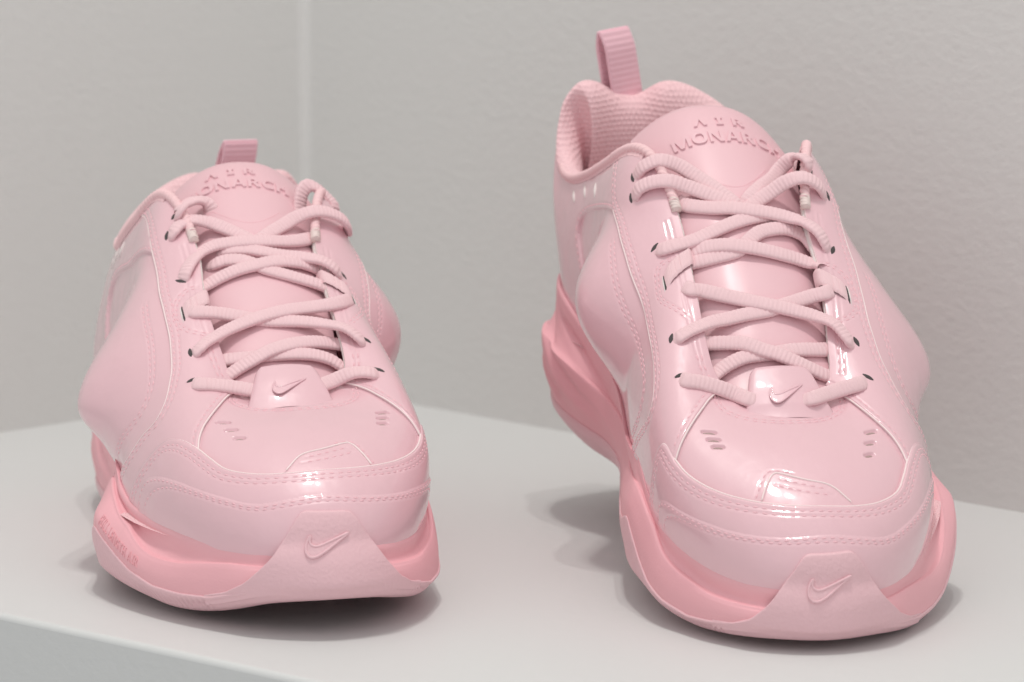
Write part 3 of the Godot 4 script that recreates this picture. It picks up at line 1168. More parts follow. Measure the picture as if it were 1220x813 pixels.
func build_trims() -> void:
	# braided cord along the collar and down the top of the eyestay
	part("braided_cord", rope(surface_path(4.2, 9.95, 1.0, 0.35, 0.4), 1.75, 2.0, 2.6, 0.26), "cord")
	part("braided_cord", rope(surface_path(29.8, 24.05, 1.0, 0.35, 0.4), 1.75, 2.0, 2.6, 0.26), "cord")
	part("cord_end", rope(surface_path(9.85, 10.12, 1.0, 0.3, 0.4), 1.8, 3.0, 1.5, 0.35), "cord_tip")
	part("cord_end", rope(surface_path(24.15, 23.88, 1.0, 0.3, 0.4), 1.8, 3.0, 1.5, 0.35), "cord_tip")
	# the cut edges of the eyestays show their white foam
	for side in [[9.9, 14.6], [24.1, 19.2]]:
		var p := PackedVector3Array()
		var q := PackedVector3Array()
		var n := 160
		var rough := FastNoiseLite.new()
		rough.frequency = 0.4
		for i in n:
			var u := lerpf(side[0], side[1], float(i) / (n - 1))
			var a := b_p(u, 1.0)
			var nn := b_n(u, 0.99)
			var inn := (b_p(u, 1.0) - b_p(u, 0.97)).normalized()
			var w := 0.35 * rough.get_noise_1d(i * 1.0)
			p.append_array(PackedVector3Array([a + nn * 0.05, a + inn * 0.25 - nn * 0.25, a + inn * 0.25 - nn * 1.0, a - nn * 1.3]))
			q.append_array(PackedVector3Array([a - nn * 0.9, a + inn * (0.7 + w) - nn * 1.1, a + inn * (0.9 + w) - nn * 1.9, a + inn * (0.7 + w) - nn * 2.9, a - inn * 0.8 - nn * 3.3, a - inn * 8.0 - nn * 3.6]))
		var flip: bool = side[0] > 17.0
		part("eyestay_edge", grid(p, n, 4, false, flip), "patent_edge")
		part("eyestay_foam", grid(q, n, 6, false, flip), "white_edge")
	# pale cut edges of the overlaid panels
	for e in [["mud", 13.0, 20.9, 0.75], ["seam_in", 0, 99, 0.55], ["seam_out", 0, 99, 0.55], ["k_in", 0, 99, 0.5], ["k_out", 0, 99, 0.5], ["patch", 0, 99, 0.35]]:
		var pts := PackedVector3Array()
		var c: PackedVector2Array = seams[e[0]]
		for q in c:
			if q.y < 0.01 or q.y > 0.995 or q.x < e[1] and e[1] > 0.0 or q.x > e[2]:
				continue
			if (e[0] == "seam_in" or e[0] == "seam_out") and q.y < 0.43:
				continue
			if e[0] == "patch" and q.y < 0.41:
				continue
			pts.append(s_p(q.x, q.y) + s_n(q.x, q.y) * (e[3] - 0.62))
		if pts.size() > 4:
			part("panel_edge", rope(pts, 0.34, 1.0, 50.0, 0.0), "patent_edge")
	for n in VENTS.size():
		var ends := vent_ends(n)
		var nn := s_n(VENTS[n].x, VENTS[n].y)
		part("vent", capsule(ends[0] - nn * 1.75 - (ends[1] - ends[0]) * 0.05, ends[1] - nn * 1.75 + (ends[1] - ends[0]) * 0.05, nn, 0.62, 0.3), "vent")

func build_bumper() -> void:
	# the outsole wraps up over the toe
	var top := [Vector2(15.0, 14.5), Vector2(15.4, 16.0), Vector2(15.75, 19.5), Vector2(16.0, 25.0), Vector2(16.2, 32.0), Vector2(16.42, 38.0), Vector2(16.52, 41.4), Vector2(16.62, 42.6), Vector2(17.38, 43.0), Vector2(17.48, 41.8), Vector2(17.58, 38.6), Vector2(17.8, 32.0), Vector2(18.0, 25.0), Vector2(18.25, 18.5), Vector2(18.6, 14.0), Vector2(19.0, 11.8)]
	var nu := 260
	var nv := 40
	var p := PackedVector3Array()
	for i in nu:
		var u := lerpf(15.0, 19.0, float(i) / (nu - 1))
		var yt := 0.0
		for k in 5:
			var x := clampf(u + (k - 2) * 0.03, 15.0, 19.0)
			for m in top.size() - 1:
				if x <= top[m + 1].x:
					yt += lerpf(top[m].y, top[m + 1].y, (x - top[m].x) / (top[m + 1].x - top[m].x)) / 5.0
					break
		var prof := bumper_profile(u)
		var a := PackedFloat32Array([0.0])
		for k in range(1, prof.size()):
			a.append(a[k - 1] + prof[k].distance_to(prof[k - 1]))
		var end := a[a.size() - 1]
		for k in range(1, prof.size()):
			if prof[k].y >= yt:
				end = lerpf(a[k - 1], a[k], clampf((yt - prof[k - 1].y) / maxf(prof[k].y - prof[k - 1].y, 0.001), 0.0, 1.0))
				break
		for j in nv:
			var s := end * minf(1.0, float(j) / (nv - 4))
			var k := 1
			while k < a.size() - 1 and a[k] < s:
				k += 1
			var q := prof[k - 1].lerp(prof[k], clampf((s - a[k - 1]) / maxf(a[k] - a[k - 1], 0.0001), 0.0, 1.0))
			var ed := j - (nv - 4)
			if ed > 0:
				var o := outward(u)
				q += o * -[0.0, 0.35, 1.2, 2.8][ed] + Vector3(0, [0.0, 0.35, 0.5, 0.3][ed], 0)
			p.append(q)
	part("toe_bumper", grid(p, nu, nv, false, false), "outsole")

func bumper_profile(u: float) -> PackedVector3Array:
	var e := cat(plan, u)
	var o := outward(u)
	var b := cat(bite, u)
	var rows_ := out_rows(u)
	var up1 := s_p(u, 0.06) + s_n(u, 0.06) * 2.6
	var up2 := s_p(u, 0.13) + s_n(u, 0.13) * 2.5
	var up3 := s_p(u, 0.2) + s_n(u, 0.2) * 2.4
	var up4 := s_p(u, 0.3) + s_n(u, 0.3) * 2.4
	var lip := b + o * 3.6 + Vector3(0, 0.5, 0)
	var r := PackedVector3Array([rows_[7], rows_[6] + o * 0.3 - Vector3(0, 0.1, 0), rows_[5] + o * 0.5, rows_[4] + o * 0.6, e + Vector3(0, 19.0, 0) + o * 0.9, lip.lerp(e + Vector3(0, 20, 0), 0.45) + o * 1.2, lip + o * 0.6, up1, up2, up3, up4])
	return smooth_rows(r, 5)

# ---------------------------------------------------------------- marks
func swoosh() -> PackedVector2Array:
	var a := [Vector2(1.0, 0.42), Vector2(0.72, 0.27), Vector2(0.45, 0.13), Vector2(0.28, 0.05), Vector2(0.16, 0.02), Vector2(0.06, 0.05), Vector2(0.005, 0.15), Vector2(0.01, 0.28), Vector2(0.06, 0.39), Vector2(0.13, 0.48)]
	var b := [Vector2(0.13, 0.48), Vector2(0.1, 0.38), Vector2(0.11, 0.3), Vector2(0.17, 0.25), Vector2(0.26, 0.235), Vector2(0.4, 0.26), Vector2(0.68, 0.335), Vector2(1.0, 0.42)]
	var r := PackedVector2Array()
	for c in [a, b]:
		for i in c.size() - 1:
			for k in 4:
				var f := k / 4.0
				var p0: Vector2 = c[maxi(i - 1, 0)]
				var p1: Vector2 = c[i]
				var p2: Vector2 = c[i + 1]
				var p3: Vector2 = c[mini(i + 2, c.size() - 1)]
				r.append(0.5 * (2.0 * p1 + (p2 - p0) * f + (2.0 * p0 - 5.0 * p1 + 4.0 * p2 - p3) * f * f + (3.0 * p1 - p0 - 3.0 * p2 + p3) * f * f * f))
	return r

func emblem(place: Callable, width: float, tilt: float, high: float, line: float, mirror: bool) -> Array:
	# the tick mark, raised on a surface; place(x, y) gives [point, normal]
	var poly := swoosh()
	var q := PackedVector2Array()
	for v in poly:
		var w := (v - Vector2(0.5, 0.24)) * width
		w = w.rotated(tilt)
		q.append(Vector2(-w.x if mirror else w.x, w.y))
	var tri := Geometry2D.triangulate_polygon(q)
	var p := PackedVector3Array()
	var n := PackedVector3Array()
	var uv := PackedVector2Array()
	var idx := PackedInt32Array()
	for v in q:
		var s: Array = place.call(v.x, v.y)
		p.append(s[0] + s[1] * high)
		n.append(s[1])
		uv.append(v)
	for k in range(0, tri.size(), 3):
		var c := (p[tri[k + 1]] - p[tri[k]]).cross(p[tri[k + 2]] - p[tri[k]])
		if c.dot(n[tri[k]]) > 0:
			idx.append_array(PackedInt32Array([tri[k], tri[k + 2], tri[k + 1]]))
		else:
			idx.append_array(PackedInt32Array([tri[k], tri[k + 1], tri[k + 2]]))
	var path := PackedVector3Array()
	for k in q.size() + 1:
		var v := q[k % q.size()]
		var s: Array = place.call(v.x, v.y)
		path.append(s[0] + s[1] * (high - line * 0.35))
	return joined([[p, n, uv, idx], rope(path, line, 1.0, 50.0, 0.0)])

func lettering(text: String, place: Callable, size: float, stretch: float, gap: float, depth: float, mirror: bool) -> Array:
	# raised letters along a curve; place(x, y) gives [point, normal], x measured from the middle
	var font := SystemFont.new()
	font.font_names = PackedStringArray(["Droid Sans"])
	font.font_weight = 700
	var glyphs := []
	var total := 0.0
	for ch in text:
		if ch == " ":
			glyphs.append([null, size * 0.35])
			total += size * 0.35
			continue
		var tm := TextMesh.new()
		tm.font = font
		tm.font_size = 64
		tm.pixel_size = size / 46.0
		tm.depth = 0.001
		tm.curve_step = 3.0
		tm.text = ch
		var arr := tm.get_mesh_arrays()
		var lo := INF
		var hi := -INF
		for v in arr[Mesh.ARRAY_VERTEX]:
			lo = minf(lo, v.x)
			hi = maxf(hi, v.x)
		glyphs.append([arr, (hi - lo) * stretch + gap, (lo + hi) / 2.0])
		total += (hi - lo) * stretch + gap
	var x := -total / 2.0
	var list := []
	for g in glyphs:
		if g[0] != null:
			var arr: Array = g[0]
			var p := PackedVector3Array()
			var n := PackedVector3Array()
			var uv := PackedVector2Array()
			var idx: PackedInt32Array = arr[Mesh.ARRAY_INDEX].duplicate() if arr[Mesh.ARRAY_INDEX] != null else PackedInt32Array(range(arr[Mesh.ARRAY_VERTEX].size()))
			for k in arr[Mesh.ARRAY_VERTEX].size():
				var v: Vector3 = arr[Mesh.ARRAY_VERTEX][k]
				var gx: float = x + (g[1] - gap) / 2.0 + (v.x - g[2]) * stretch
				var gy: float = v.y
				if mirror:
					gx = -gx
				var s: Array = place.call(gx, gy)
				var up := v.z > 0.0
				p.append(s[0] + s[1] * (depth if up else -0.3))
				var a: Array = place.call(gx + 0.05, gy)
				var b: Array = place.call(gx, gy + 0.05)
				var nv: Vector3 = arr[Mesh.ARRAY_NORMAL][k]
				var tx: Vector3 = (a[0] - s[0]).normalized()
				var ty: Vector3 = (b[0] - s[0]).normalized()
				n.append((tx * nv.x * (-1.0 if mirror else 1.0) + ty * nv.y + s[1] * (nv.z + 0.35)).normalized())
				uv.append(Vector2.ZERO)
			if mirror:
				for k in range(0, idx.size(), 3):
					var t := idx[k + 1]
					idx[k + 1] = idx[k + 2]
					idx[k + 2] = t
			list.append([p, n, uv, idx])
		x += g[1]
	return joined(list)

func plate_place(x: float, y: float) -> Array:
	# the lace keeper: x across, y from the vamp (0) up to its top edge (about 21)
	var c := [Vector3(0, 70.0, 231.5), Vector3(0, 73.4, 226.5), Vector3(-0.3, 77.0, 220.0), Vector3(-0.5, 80.6, 213.0), Vector3(-0.5, 83.2, 207.5)]
	var t := clampf(y / 6.2, 0.0, 3.999)
	var i := int(t)
	var f := t - i
	var p: Vector3 = c[i].lerp(c[i + 1], f)
	var d: Vector3 = (c[i + 1] - c[i]).normalized()
	var n := Vector3.RIGHT.cross(d) * -1.0
	if n.y < 0:
		n = -n
	var bend := -0.012 * x * x
	var nn := (n + Vector3.RIGHT * 0.024 * x).normalized()
	return [p + Vector3(x, 0, 0) + n * bend, nn]

func build_keeper() -> void:
	var nu := 60
	var nv := 44
	var p := PackedVector3Array()
	for i in nu:
		var s := lerpf(-1.0, 1.0, float(i) / (nu - 1))
		for j in nv:
			var t := float(j) / (nv - 1)
			var y := t * 21.5
			var w := lerpf(19.0, 10.6, pow(t, 0.8))
			# rounded upper corners
			var c := clampf((t - 0.78) / 0.22, 0.0, 1.0)
			w -= 3.0 * (1.0 - sqrt(maxf(1.0 - c * c, 0.0)))
			var q := plate_place(s * w, y)
			var edge := minf((1.0 - absf(s)) * w, (1.0 - t) * 21.5)
			var lift := smoothstep(0.05, 0.7, t)
			var h := (1.5 + 0.9 * lift) * sqrt(1.0 - pow(1.0 - clampf(edge / 2.6, 0.0, 1.0), 2.0)) - 2.0
			h += 0.35 * lift
			p.append(q[0] + q[1] * h)
	part("lace_keeper", grid(p, nu, nv, false, false), "patent")
	for side in 2:
		var m := emblem(func(x, y): return plate_place(x, y + 9.5), 13.0, deg_to_rad(9.0), 0.85, 0.32, side == 1)
		part_for(side, "tick_emblem", m, "patent")
		var nt := func(x, y): return bumper_place(x, y)
		part_for(side, "tick_emblem", emblem(nt, 15.5, deg_to_rad(8.0), 0.55, 0.5, side == 1), "outsole")
		part_for(side, "tongue_lettering", joined([
			lettering("\u039bIR", func(x, y): return tongue_place(x, y, 7.32, 3.0), 5.6, 1.05, 3.6, 0.75, side == 1),
			lettering("MONARCH", func(x, y): return tongue_place(x, y, 6.68, 3.5), 6.0, 1.06, 0.7, 0.75, side == 1)]), "patent_soft")
		if side == 1:
			part_for(side, "sole_lettering", lettering("FULL LENGTH AIR", func(x, y): return wall_place(x, y, side == 1), 3.3, 0.92, 0.6, 0.32, side == 1), "midsole_mark")

func bumper_place(x: float, y: float) -> Array:
	var u := 17.0 + x / 20.5
	var prof := bumper_profile(u)
	var yt := 32.5 + y * 0.97
	for k in range(1, prof.size()):
		if prof[k].y >= yt:
			var f := clampf((yt - prof[k - 1].y) / maxf(prof[k].y - prof[k - 1].y, 0.001), 0.0, 1.0)
			var d := (prof[k] - prof[k - 1]).normalized()
			var o := outward(u)
			var n := (o - d * o.dot(d)).normalized()
			return [prof[k - 1].lerp(prof[k], f), n]
	return [prof[prof.size() - 1], Vector3.UP]

func tongue_place(x: float, y: float, t0: float, lift: float) -> Array:
	var t := t0 + (y + 2.2) / 15.6 - 0.0002 * x * x
	var s := (x + lift) / 29.5
	return [tongue_p(s, t), tongue_n(s, t)]

func wall_place(x: float, y: float, on_right: bool) -> Array:
	# along the outer wall of the midsole, sloping with the outsole edge
	var u := 21.75 - (-x if on_right else x) * (1.0 if on_right else -1.0) / 21.5
	var by := border_at(u) + 2.6
	var r := smooth_rows(sole_rows(u), 4)
	var yt := by + (y + 1.6) * 0.95
	for k in range(r.size() - 1, 0, -1):
		if r[k].y <= yt and r[k - 1].y >= yt and k > 36:
			var f := clampf((yt - r[k].y) / maxf(r[k - 1].y - r[k].y, 0.001), 0.0, 1.0)
			var d := (r[k - 1] - r[k]).normalized()
			var o := outward(u)
			return [r[k].lerp(r[k - 1], f), (o - d * o.dot(d)).normalized()]
	return [cat(plan, u) + Vector3(0, yt, 0), outward(u)]

func part_for(side: int, called: String, m: Array, material: String, label := "") -> void:
	parts.append([called, m, material, label, side])

func build_tab(side: int) -> void:
	# the ribbed webbing loop at the heel, standing on one trainer and nodding forward on the other
	var mid := PackedVector3Array()
	var base := Vector3(-16.5, 118, 0.0) if side == 0 else Vector3(-13.5, 118, 0.0)
	var lean := Vector3(-6.5, 32.5, 0.0) if side == 0 else Vector3(-4.5, 26.3, 12.0)
	var across_v := Vector3(cos(0.6), 0, -sin(0.6)) if side == 0 else Vector3(cos(0.15), 0, sin(0.15))
	var fwd := across_v.cross(lean).normalized()
	if fwd.z < 0:
		fwd = -fwd
	var n := 150
	for i in n:
		var f := float(i) / (n - 1)
		var k := 1.0 - absf(2.0 * f - 1.0)
		var h := minf(k * 1.06, 1.0)
		var th := 2.6 * sin(clampf((1.0 - h) * 3.2 + 0.12, 0.0, 1.0) * PI / 2)
		mid.append(base + lean * h + fwd * th * (1.0 if f < 0.5 else -1.0))
	var p := PackedVector3Array()
	var half := 8.4 if side == 0 else 7.4
	var nrm := PackedVector3Array()
	for i in n:
		var t := (mid[mini(i + 1, n - 1)] - mid[maxi(i - 1, 0)]).normalized()
		nrm.append(t.cross(across_v).normalized() * -1.0)
	var ring := 12
	for i in n:
		var rib := 0.22 * absf(sin(i * 0.62))
		var o := nrm[i]
		var pts := [[-1.0, -0.35], [-0.98, 0.4], [-0.9, 0.6], [-0.3, 0.62], [0.3, 0.62], [0.9, 0.6], [0.98, 0.4], [1.0, -0.35], [0.9, -0.6], [0.3, -0.62], [-0.3, -0.62], [-0.9, -0.6]]
		for q in pts:
			var hgt: float = q[1]
			hgt += rib * signf(hgt) if absf(q[0]) < 0.95 else 0.0
			p.append(mid[i] + across_v * half * q[0] + o * hgt)
	part_for(side, "pull_tab", grid_ring(p, n, ring), "tab")

# ---------------------------------------------------------------- laces and the small fittings
func spline3(c: Array, step: float) -> PackedVector3Array:
	var r := PackedVector3Array()
	var last := Vector3.INF
	for i in c.size() - 1:
		for k in 40:
			var f := k / 40.0
			var a: Vector3 = c[maxi(i - 1, 0)]
			var b: Vector3 = c[i]
			var d: Vector3 = c[i + 1]
			var e: Vector3 = c[mini(i + 2, c.size() - 1)]
			var q := 0.5 * (2.0 * b + (d - a) * f + (2.0 * a - 5.0 * b + 4.0 * d - e) * f * f + (3.0 * b - a - 3.0 * d + e) * f * f * f)
			if last == Vector3.INF or q.distance_to(last) >= step:
				r.append(q)
				last = q
	r.append(c[c.size() - 1])
	return r

func lace(c: Array, wide: float, thick: float) -> Array:
	# an oval ribbed lace through those places
	var path := spline3(c, 0.26)
	var n := path.size()
	var ups := PackedVector3Array()
	for i in n:
		var t := (path[mini(i + 2, n - 1)] - path[maxi(i - 2, 0)]).normalized()
		var up := Vector3(path[i].x * 0.026, 0.78, 0.60).normalized()
		ups.append((up - t * up.dot(t)).normalized())
	var p := PackedVector3Array()
	var ring := 18
	var along := 0.0
	for i in n:
		var t := (path[mini(i + 1, n - 1)] - path[maxi(i - 1, 0)]).normalized()
		if i > 0:
			along += path[i].distance_to(path[i - 1])
		var up := Vector3.ZERO
		for k in range(-6, 7):
			up += ups[clampi(i + k, 0, n - 1)]
		up = (up - t * up.dot(t)).normalized()
		var s := up.cross(t)
		var rib := pow(absf(sin(PI * along / 1.6)), 0.8)
		for j in ring:
			var a := TAU * j / ring
			var x := cos(a)
			var y := sin(a)
			# squarish oval with raised ribs on its faces
			var ex := signf(x) * pow(absf(x), 0.8) * wide
			var ey := signf(y) * pow(absf(y), 0.75) * (thick + 0.30 * (rib - 0.6) * smoothstep(0.1, 0.45, absf(y)))
			ex *= 1.0 + 0.05 * (rib - 0.5)
			p.append(path[i] + s * ex + up * ey)
	return grid_ring(p, n, ring)

const EYELETS := [Vector2(13.2, 0.79), Vector2(12.3, 0.815), Vector2(10.35, 0.83), Vector2(8.95, 0.81), Vector2(8.62, 0.87), Vector2(20.65, 0.785), Vector2(21.42, 0.835), Vector2(23.28, 0.897), Vector2(24.5, 0.878), Vector2(24.72, 0.955)]

func build_laces() -> void:
	for side in 2:
		for c in (LACE_A if side == 0 else LACE_B):
			part_for(side, "lace_strand", lace(c, 2.8, 1.25), "lace")
			# the dark eyelet slit where a lace dives into the leather
			for e in [[0, 1], [c.size() - 1, c.size() - 2]]:
				var a: Vector3 = c[e[0]]
				if absf(a.x) < 24.0:
					continue
				var best := Vector2.ZERO
				var near := 7.0
				for q in EYELETS:
					var d: float = b_p(q.x, q.y).distance_to(a)
					if d < near:
						near = d
						best = q
				if near > 6.0:
					continue
				eyelet(side, c[e[0]], c[e[1]], best)
	for w in [[10.94, 0.79, 11.15, -1.0], [22.55, 0.86, 22.45, 1.0]]:
		web_loop(w[0], w[1], w[2])
	for s in [Vector2(5.25, 0.862), Vector2(5.8, 0.876), Vector2(6.4, 0.85), Vector2(28.7, 0.862), Vector2(28.2, 0.876), Vector2(27.6, 0.85)]:
		var a := b_p(s.x + 0.06, s.y - 0.045)
		var b := b_p(s.x - 0.06, s.y + 0.045)
		part("collar_slit", capsule(a + b_n(s.x, s.y) * 0.25, b + b_n(s.x, s.y) * 0.25, b_n(s.x, s.y), 0.65, 0.7), "white_edge")

func eyelet(side: int, a: Vector3, b: Vector3, hint: Vector2) -> void:
	# walk to the place on the leather under the lace's end
	var at := hint
	for k in 4:
		at = move(at, a.lerp(b, 0.2) - s_p(at.x, at.y))
	var n := b_n(at.x, at.y)
	var t := (b - a)
	t = (t - n * t.dot(n)).normalized()
	var s := n.cross(t).normalized()
	var p := b_p(at.x, at.y) - t * 1.3
	part_for(side, "eyelet", capsule(p - s * 2.3, p + s * 2.3, n, 0.95, 0.25), "dark_hole")

func web_loop(u: float, v: float, u_top: float) -> void:
	# ribbed webbing from a slit in the eyestay over its edge
	var nu := 90
	var across := 12
	var p := PackedVector3Array()
	var centre := PackedVector3Array()
	var ups := PackedVector3Array()
	for i in nu:
		var f := float(i) / (nu - 1)
		var q := Vector3.ZERO
		var nn := Vector3.ZERO
		if f < 0.72:
			var g := f / 0.72
			var uu := lerpf(u, u_top, g)
			var vv := lerpf(v, 1.0, g)
			nn = b_n(uu, vv)
			q = b_p(uu, vv) + nn * (1.5 * sin(PI * minf(g * 1.3 + 0.02, 0.5)) - 0.35)
		else:
			var g := (f - 0.72) / 0.28
			nn = b_n(u_top, 0.99)
			var inn := (b_p(u_top, 1.0) - b_p(u_top, 0.95)).normalized()
			q = b_p(u_top, 1.0) + nn * (1.15 - 4.2 * g * g) + inn * 2.3 * sin(g * PI * 0.5)
			nn = (nn * cos(g * PI * 0.5) + inn * sin(g * PI * 0.5)).normalized()
		centre.append(q)
		ups.append(nn)
	var s := (b_p(u_top + 0.15, 1.0) - b_p(u_top - 0.15, 1.0)).normalized()
	for i in nu:
		var rib := 0.16 * absf(sin(i * 0.75))
		for j in across:
			var x := lerpf(-1.0, 1.0, float(j) / (across - 1))
			var edge := 1.0 - pow(absf(x), 6.0)
			p.append(centre[i] + s * x * 4.0 + ups[i] * ((0.55 + rib) * edge - 0.3))
	var g2 := grid(p, nu, across, false, false)
	if g2[1][nu / 4 * across + 5].dot(ups[nu / 4]) < 0.0:
		g2 = grid(p, nu, across, false, true)
	part("lace_loop", g2, "lace")
	var n0 := b_n(u, v)
	var t0 := (centre[6] - centre[0])
	t0 = (t0 - n0 * t0.dot(n0)).normalized()
	var s0 := n0.cross(t0)
	s0 = (s - n0 * s.dot(n0)).normalized()
	var c0 := b_p(u, v) - t0 * 0.2
	part("loop_slit", capsule(c0 - s0 * 4.6, c0 + s0 * 4.6, n0, 0.75, 0.3), "dark_hole")
	part("slit_edge", capsule(c0 - s0 * 4.8 - t0 * 0.8, c0 + s0 * 4.8 - t0 * 0.8, n0, 0.35, 0.4), "white_edge")

#LACES
const LACE_A := [
	[Vector3(-36.0, 124.0, 121.1), Vector3(-35.2, 127.3, 122.8), Vector3(-33.3, 129.8, 124.0), Vector3(-28.3, 132.0, 125.2), Vector3(-21.5, 130.2, 126.1), Vector3(-16.1, 127.5, 130.5), Vector3(-10.3, 124.6, 136.2), Vector3(-6.4, 122.3, 140.5), Vector3(-3.3, 120.3, 143.7), Vector3(0.2, 117.8, 144.2)],
	[Vector3(-37.4, 118.1, 127.5), Vector3(-37.4, 121.0, 129.5), Vector3(-36.0, 123.5, 130.6), Vector3(-31.8, 125.9, 132.5), Vector3(-26.1, 126.7, 134.5), Vector3(-20.2, 125.0, 135.7), Vector3(-14.4, 123.4, 138.3), Vector3(-8.7, 121.6, 141.3), Vector3(-4.6, 120.1, 144.0), Vector3(-0.4, 118.1, 143.9)],
	[Vector3(26.2, 129.0, 131.5), Vector3(26.2, 131.5, 132.4), Vector3(25.4, 133.4, 131.3), Vector3(23.3, 133.7, 128.2), Vector3(20.9, 131.9, 125.5), Vector3(17.2, 128.4, 125.5), Vector3(13.1, 125.8, 130.1), Vector3(7.5, 124.1, 135.6), Vector3(2.7, 122.1, 140.5), Vector3(-0.6, 118.5, 143.2)],
	[Vector3(31.5, 120.0, 136.2), Vector3(30.3, 122.9, 138.4), Vector3(28.6, 125.5, 139.6), Vector3(25.4, 128.0, 140.0), Vector3(21.3, 129.0, 140.0), Vector3(16.2, 127.3, 139.4), Vector3(11.0, 123.9, 139.7), Vector3(5.2, 120.9, 142.0), Vector3(1.8, 119.6, 144.8), Vector3(-0.8, 117.7, 144.6)],
	[Vector3(-23.4, 119.3, 135.8), Vector3(-20.0, 118.9, 140.0), Vector3(-12.5, 119.2, 144.4), Vector3(-5.6, 119.9, 147.0), Vector3(1.9, 119.4, 148.7), Vector3(9.4, 118.3, 149.6), Vector3(16.7, 116.8, 151.4), Vector3(21.0, 116.0, 155.6), Vector3(24.4, 113.7, 158.7), Vector3(26.8, 109.7, 160.4), Vector3(28.2, 105.9, 159.4)],
	[Vector3(-33.1, 105.4, 150.9), Vector3(-32.2, 107.2, 155.1), Vector3(-28.3, 108.7, 156.2), Vector3(-20.7, 110.7, 155.8), Vector3(-14.4, 112.9, 154.3), Vector3(-6.5, 115.6, 152.3), Vector3(1.7, 117.1, 150.0), Vector3(8.2, 116.8, 147.8), Vector3(16.5, 115.1, 146.0), Vector3(23.8, 113.4, 145.0)],
	[Vector3(-26.1, 102.6, 161.0), Vector3(-23.2, 103.7, 161.7), Vector3(-17.4, 105.5, 162.9), Vector3(-10.2, 107.4, 163.4), Vector3(-5.7, 108.7, 162.4), Vector3(-1.0, 111.5, 158.9), Vector3(3.7, 113.3, 155.6), Vector3(11.1, 113.8, 153.3), Vector3(16.2, 112.5, 152.0), Vector3(20.7, 110.2, 153.1), Vector3(23.5, 106.5, 157.9)],
	[Vector3(-25.9, 104.8, 156.9), Vector3(-23.1, 105.9, 157.8), Vector3(-18.2, 108.5, 159.0), Vector3(-11.9, 110.2, 161.0), Vector3(-4.8, 110.3, 163.0), Vector3(2.6, 109.2, 164.1), Vector3(10.2, 107.3, 164.6), Vector3(15.8, 105.5, 164.2), Vector3(21.2, 103.8, 165.3), Vector3(23.9, 103.7, 169.2)],
	[Vector3(-27.5, 98.9, 174.2), Vector3(-25.7, 98.9, 177.1), Vector3(-21.6, 98.2, 176.8), Vector3(-13.5, 97.2, 180.4), Vector3(-5.1, 96.3, 184.2), Vector3(2.9, 95.2, 186.7), Vector3(10.0, 93.7, 187.9), Vector3(17.3, 92.1, 189.8), Vector3(22.4, 90.9, 193.8), Vector3(25.4, 88.2, 197.2), Vector3(27.2, 85.7, 199.1), Vector3(29.2, 82.8, 196.5)],
	[Vector3(25.0, 97.8, 178.5), Vector3(22.1, 97.7, 180.5), Vector3(17.9, 96.6, 180.2), Vector3(11.4, 95.3, 182.0), Vector3(5.6, 94.6, 184.5), Vector3(0.2, 93.7, 186.8), Vector3(-8.5, 92.6, 187.8), Vector3(-15.1, 91.5, 188.8), Vector3(-21.3, 90.9, 190.4), Vector3(-28.8, 89.4, 193.8), Vector3(-33.1, 87.9, 196.1), Vector3(-34.8, 85.3, 193.9)],
	[Vector3(-24.4, 84.5, 194.2), Vector3(-21.2, 84.6, 194.8), Vector3(-15.7, 85.4, 197.1), Vector3(-10.6, 85.9, 199.9), Vector3(-4.9, 84.6, 202.9), Vector3(0.6, 83.4, 204.9), Vector3(6.2, 81.2, 206.6), Vector3(12.1, 78.6, 207.8), Vector3(17.5, 76.0, 207.4), Vector3(21.7, 73.6, 204.4)],
	[Vector3(23.5, 81.0, 193.3), Vector3(18.7, 82.3, 197.6), Vector3(11.5, 83.3, 200.0), Vector3(5.8, 83.6, 201.4), Vector3(0.1, 83.1, 202.3), Vector3(-6.0, 82.7, 202.7), Vector3(-11.5, 82.0, 203.1), Vector3(-16.7, 80.1, 203.9), Vector3(-20.8, 77.8, 205.1), Vector3(-23.9, 76.2, 207.3)],
	[Vector3(-35.4, 77.0, 210.8), Vector3(-34.6, 78.1, 214.9), Vector3(-29.5, 77.5, 215.8), Vector3(-23.0, 75.8, 216.9), Vector3(-17.5, 73.8, 218.2), Vector3(-13.9, 73.3, 221.9), Vector3(-10.7, 72.5, 222.6)],
	[Vector3(30.9, 74.5, 211.1), Vector3(27.7, 75.9, 216.1), Vector3(22.3, 75.4, 218.2), Vector3(15.9, 74.2, 219.9), Vector3(8.7, 74.3, 225.2), Vector3(5.1, 72.9, 224.0)],
]
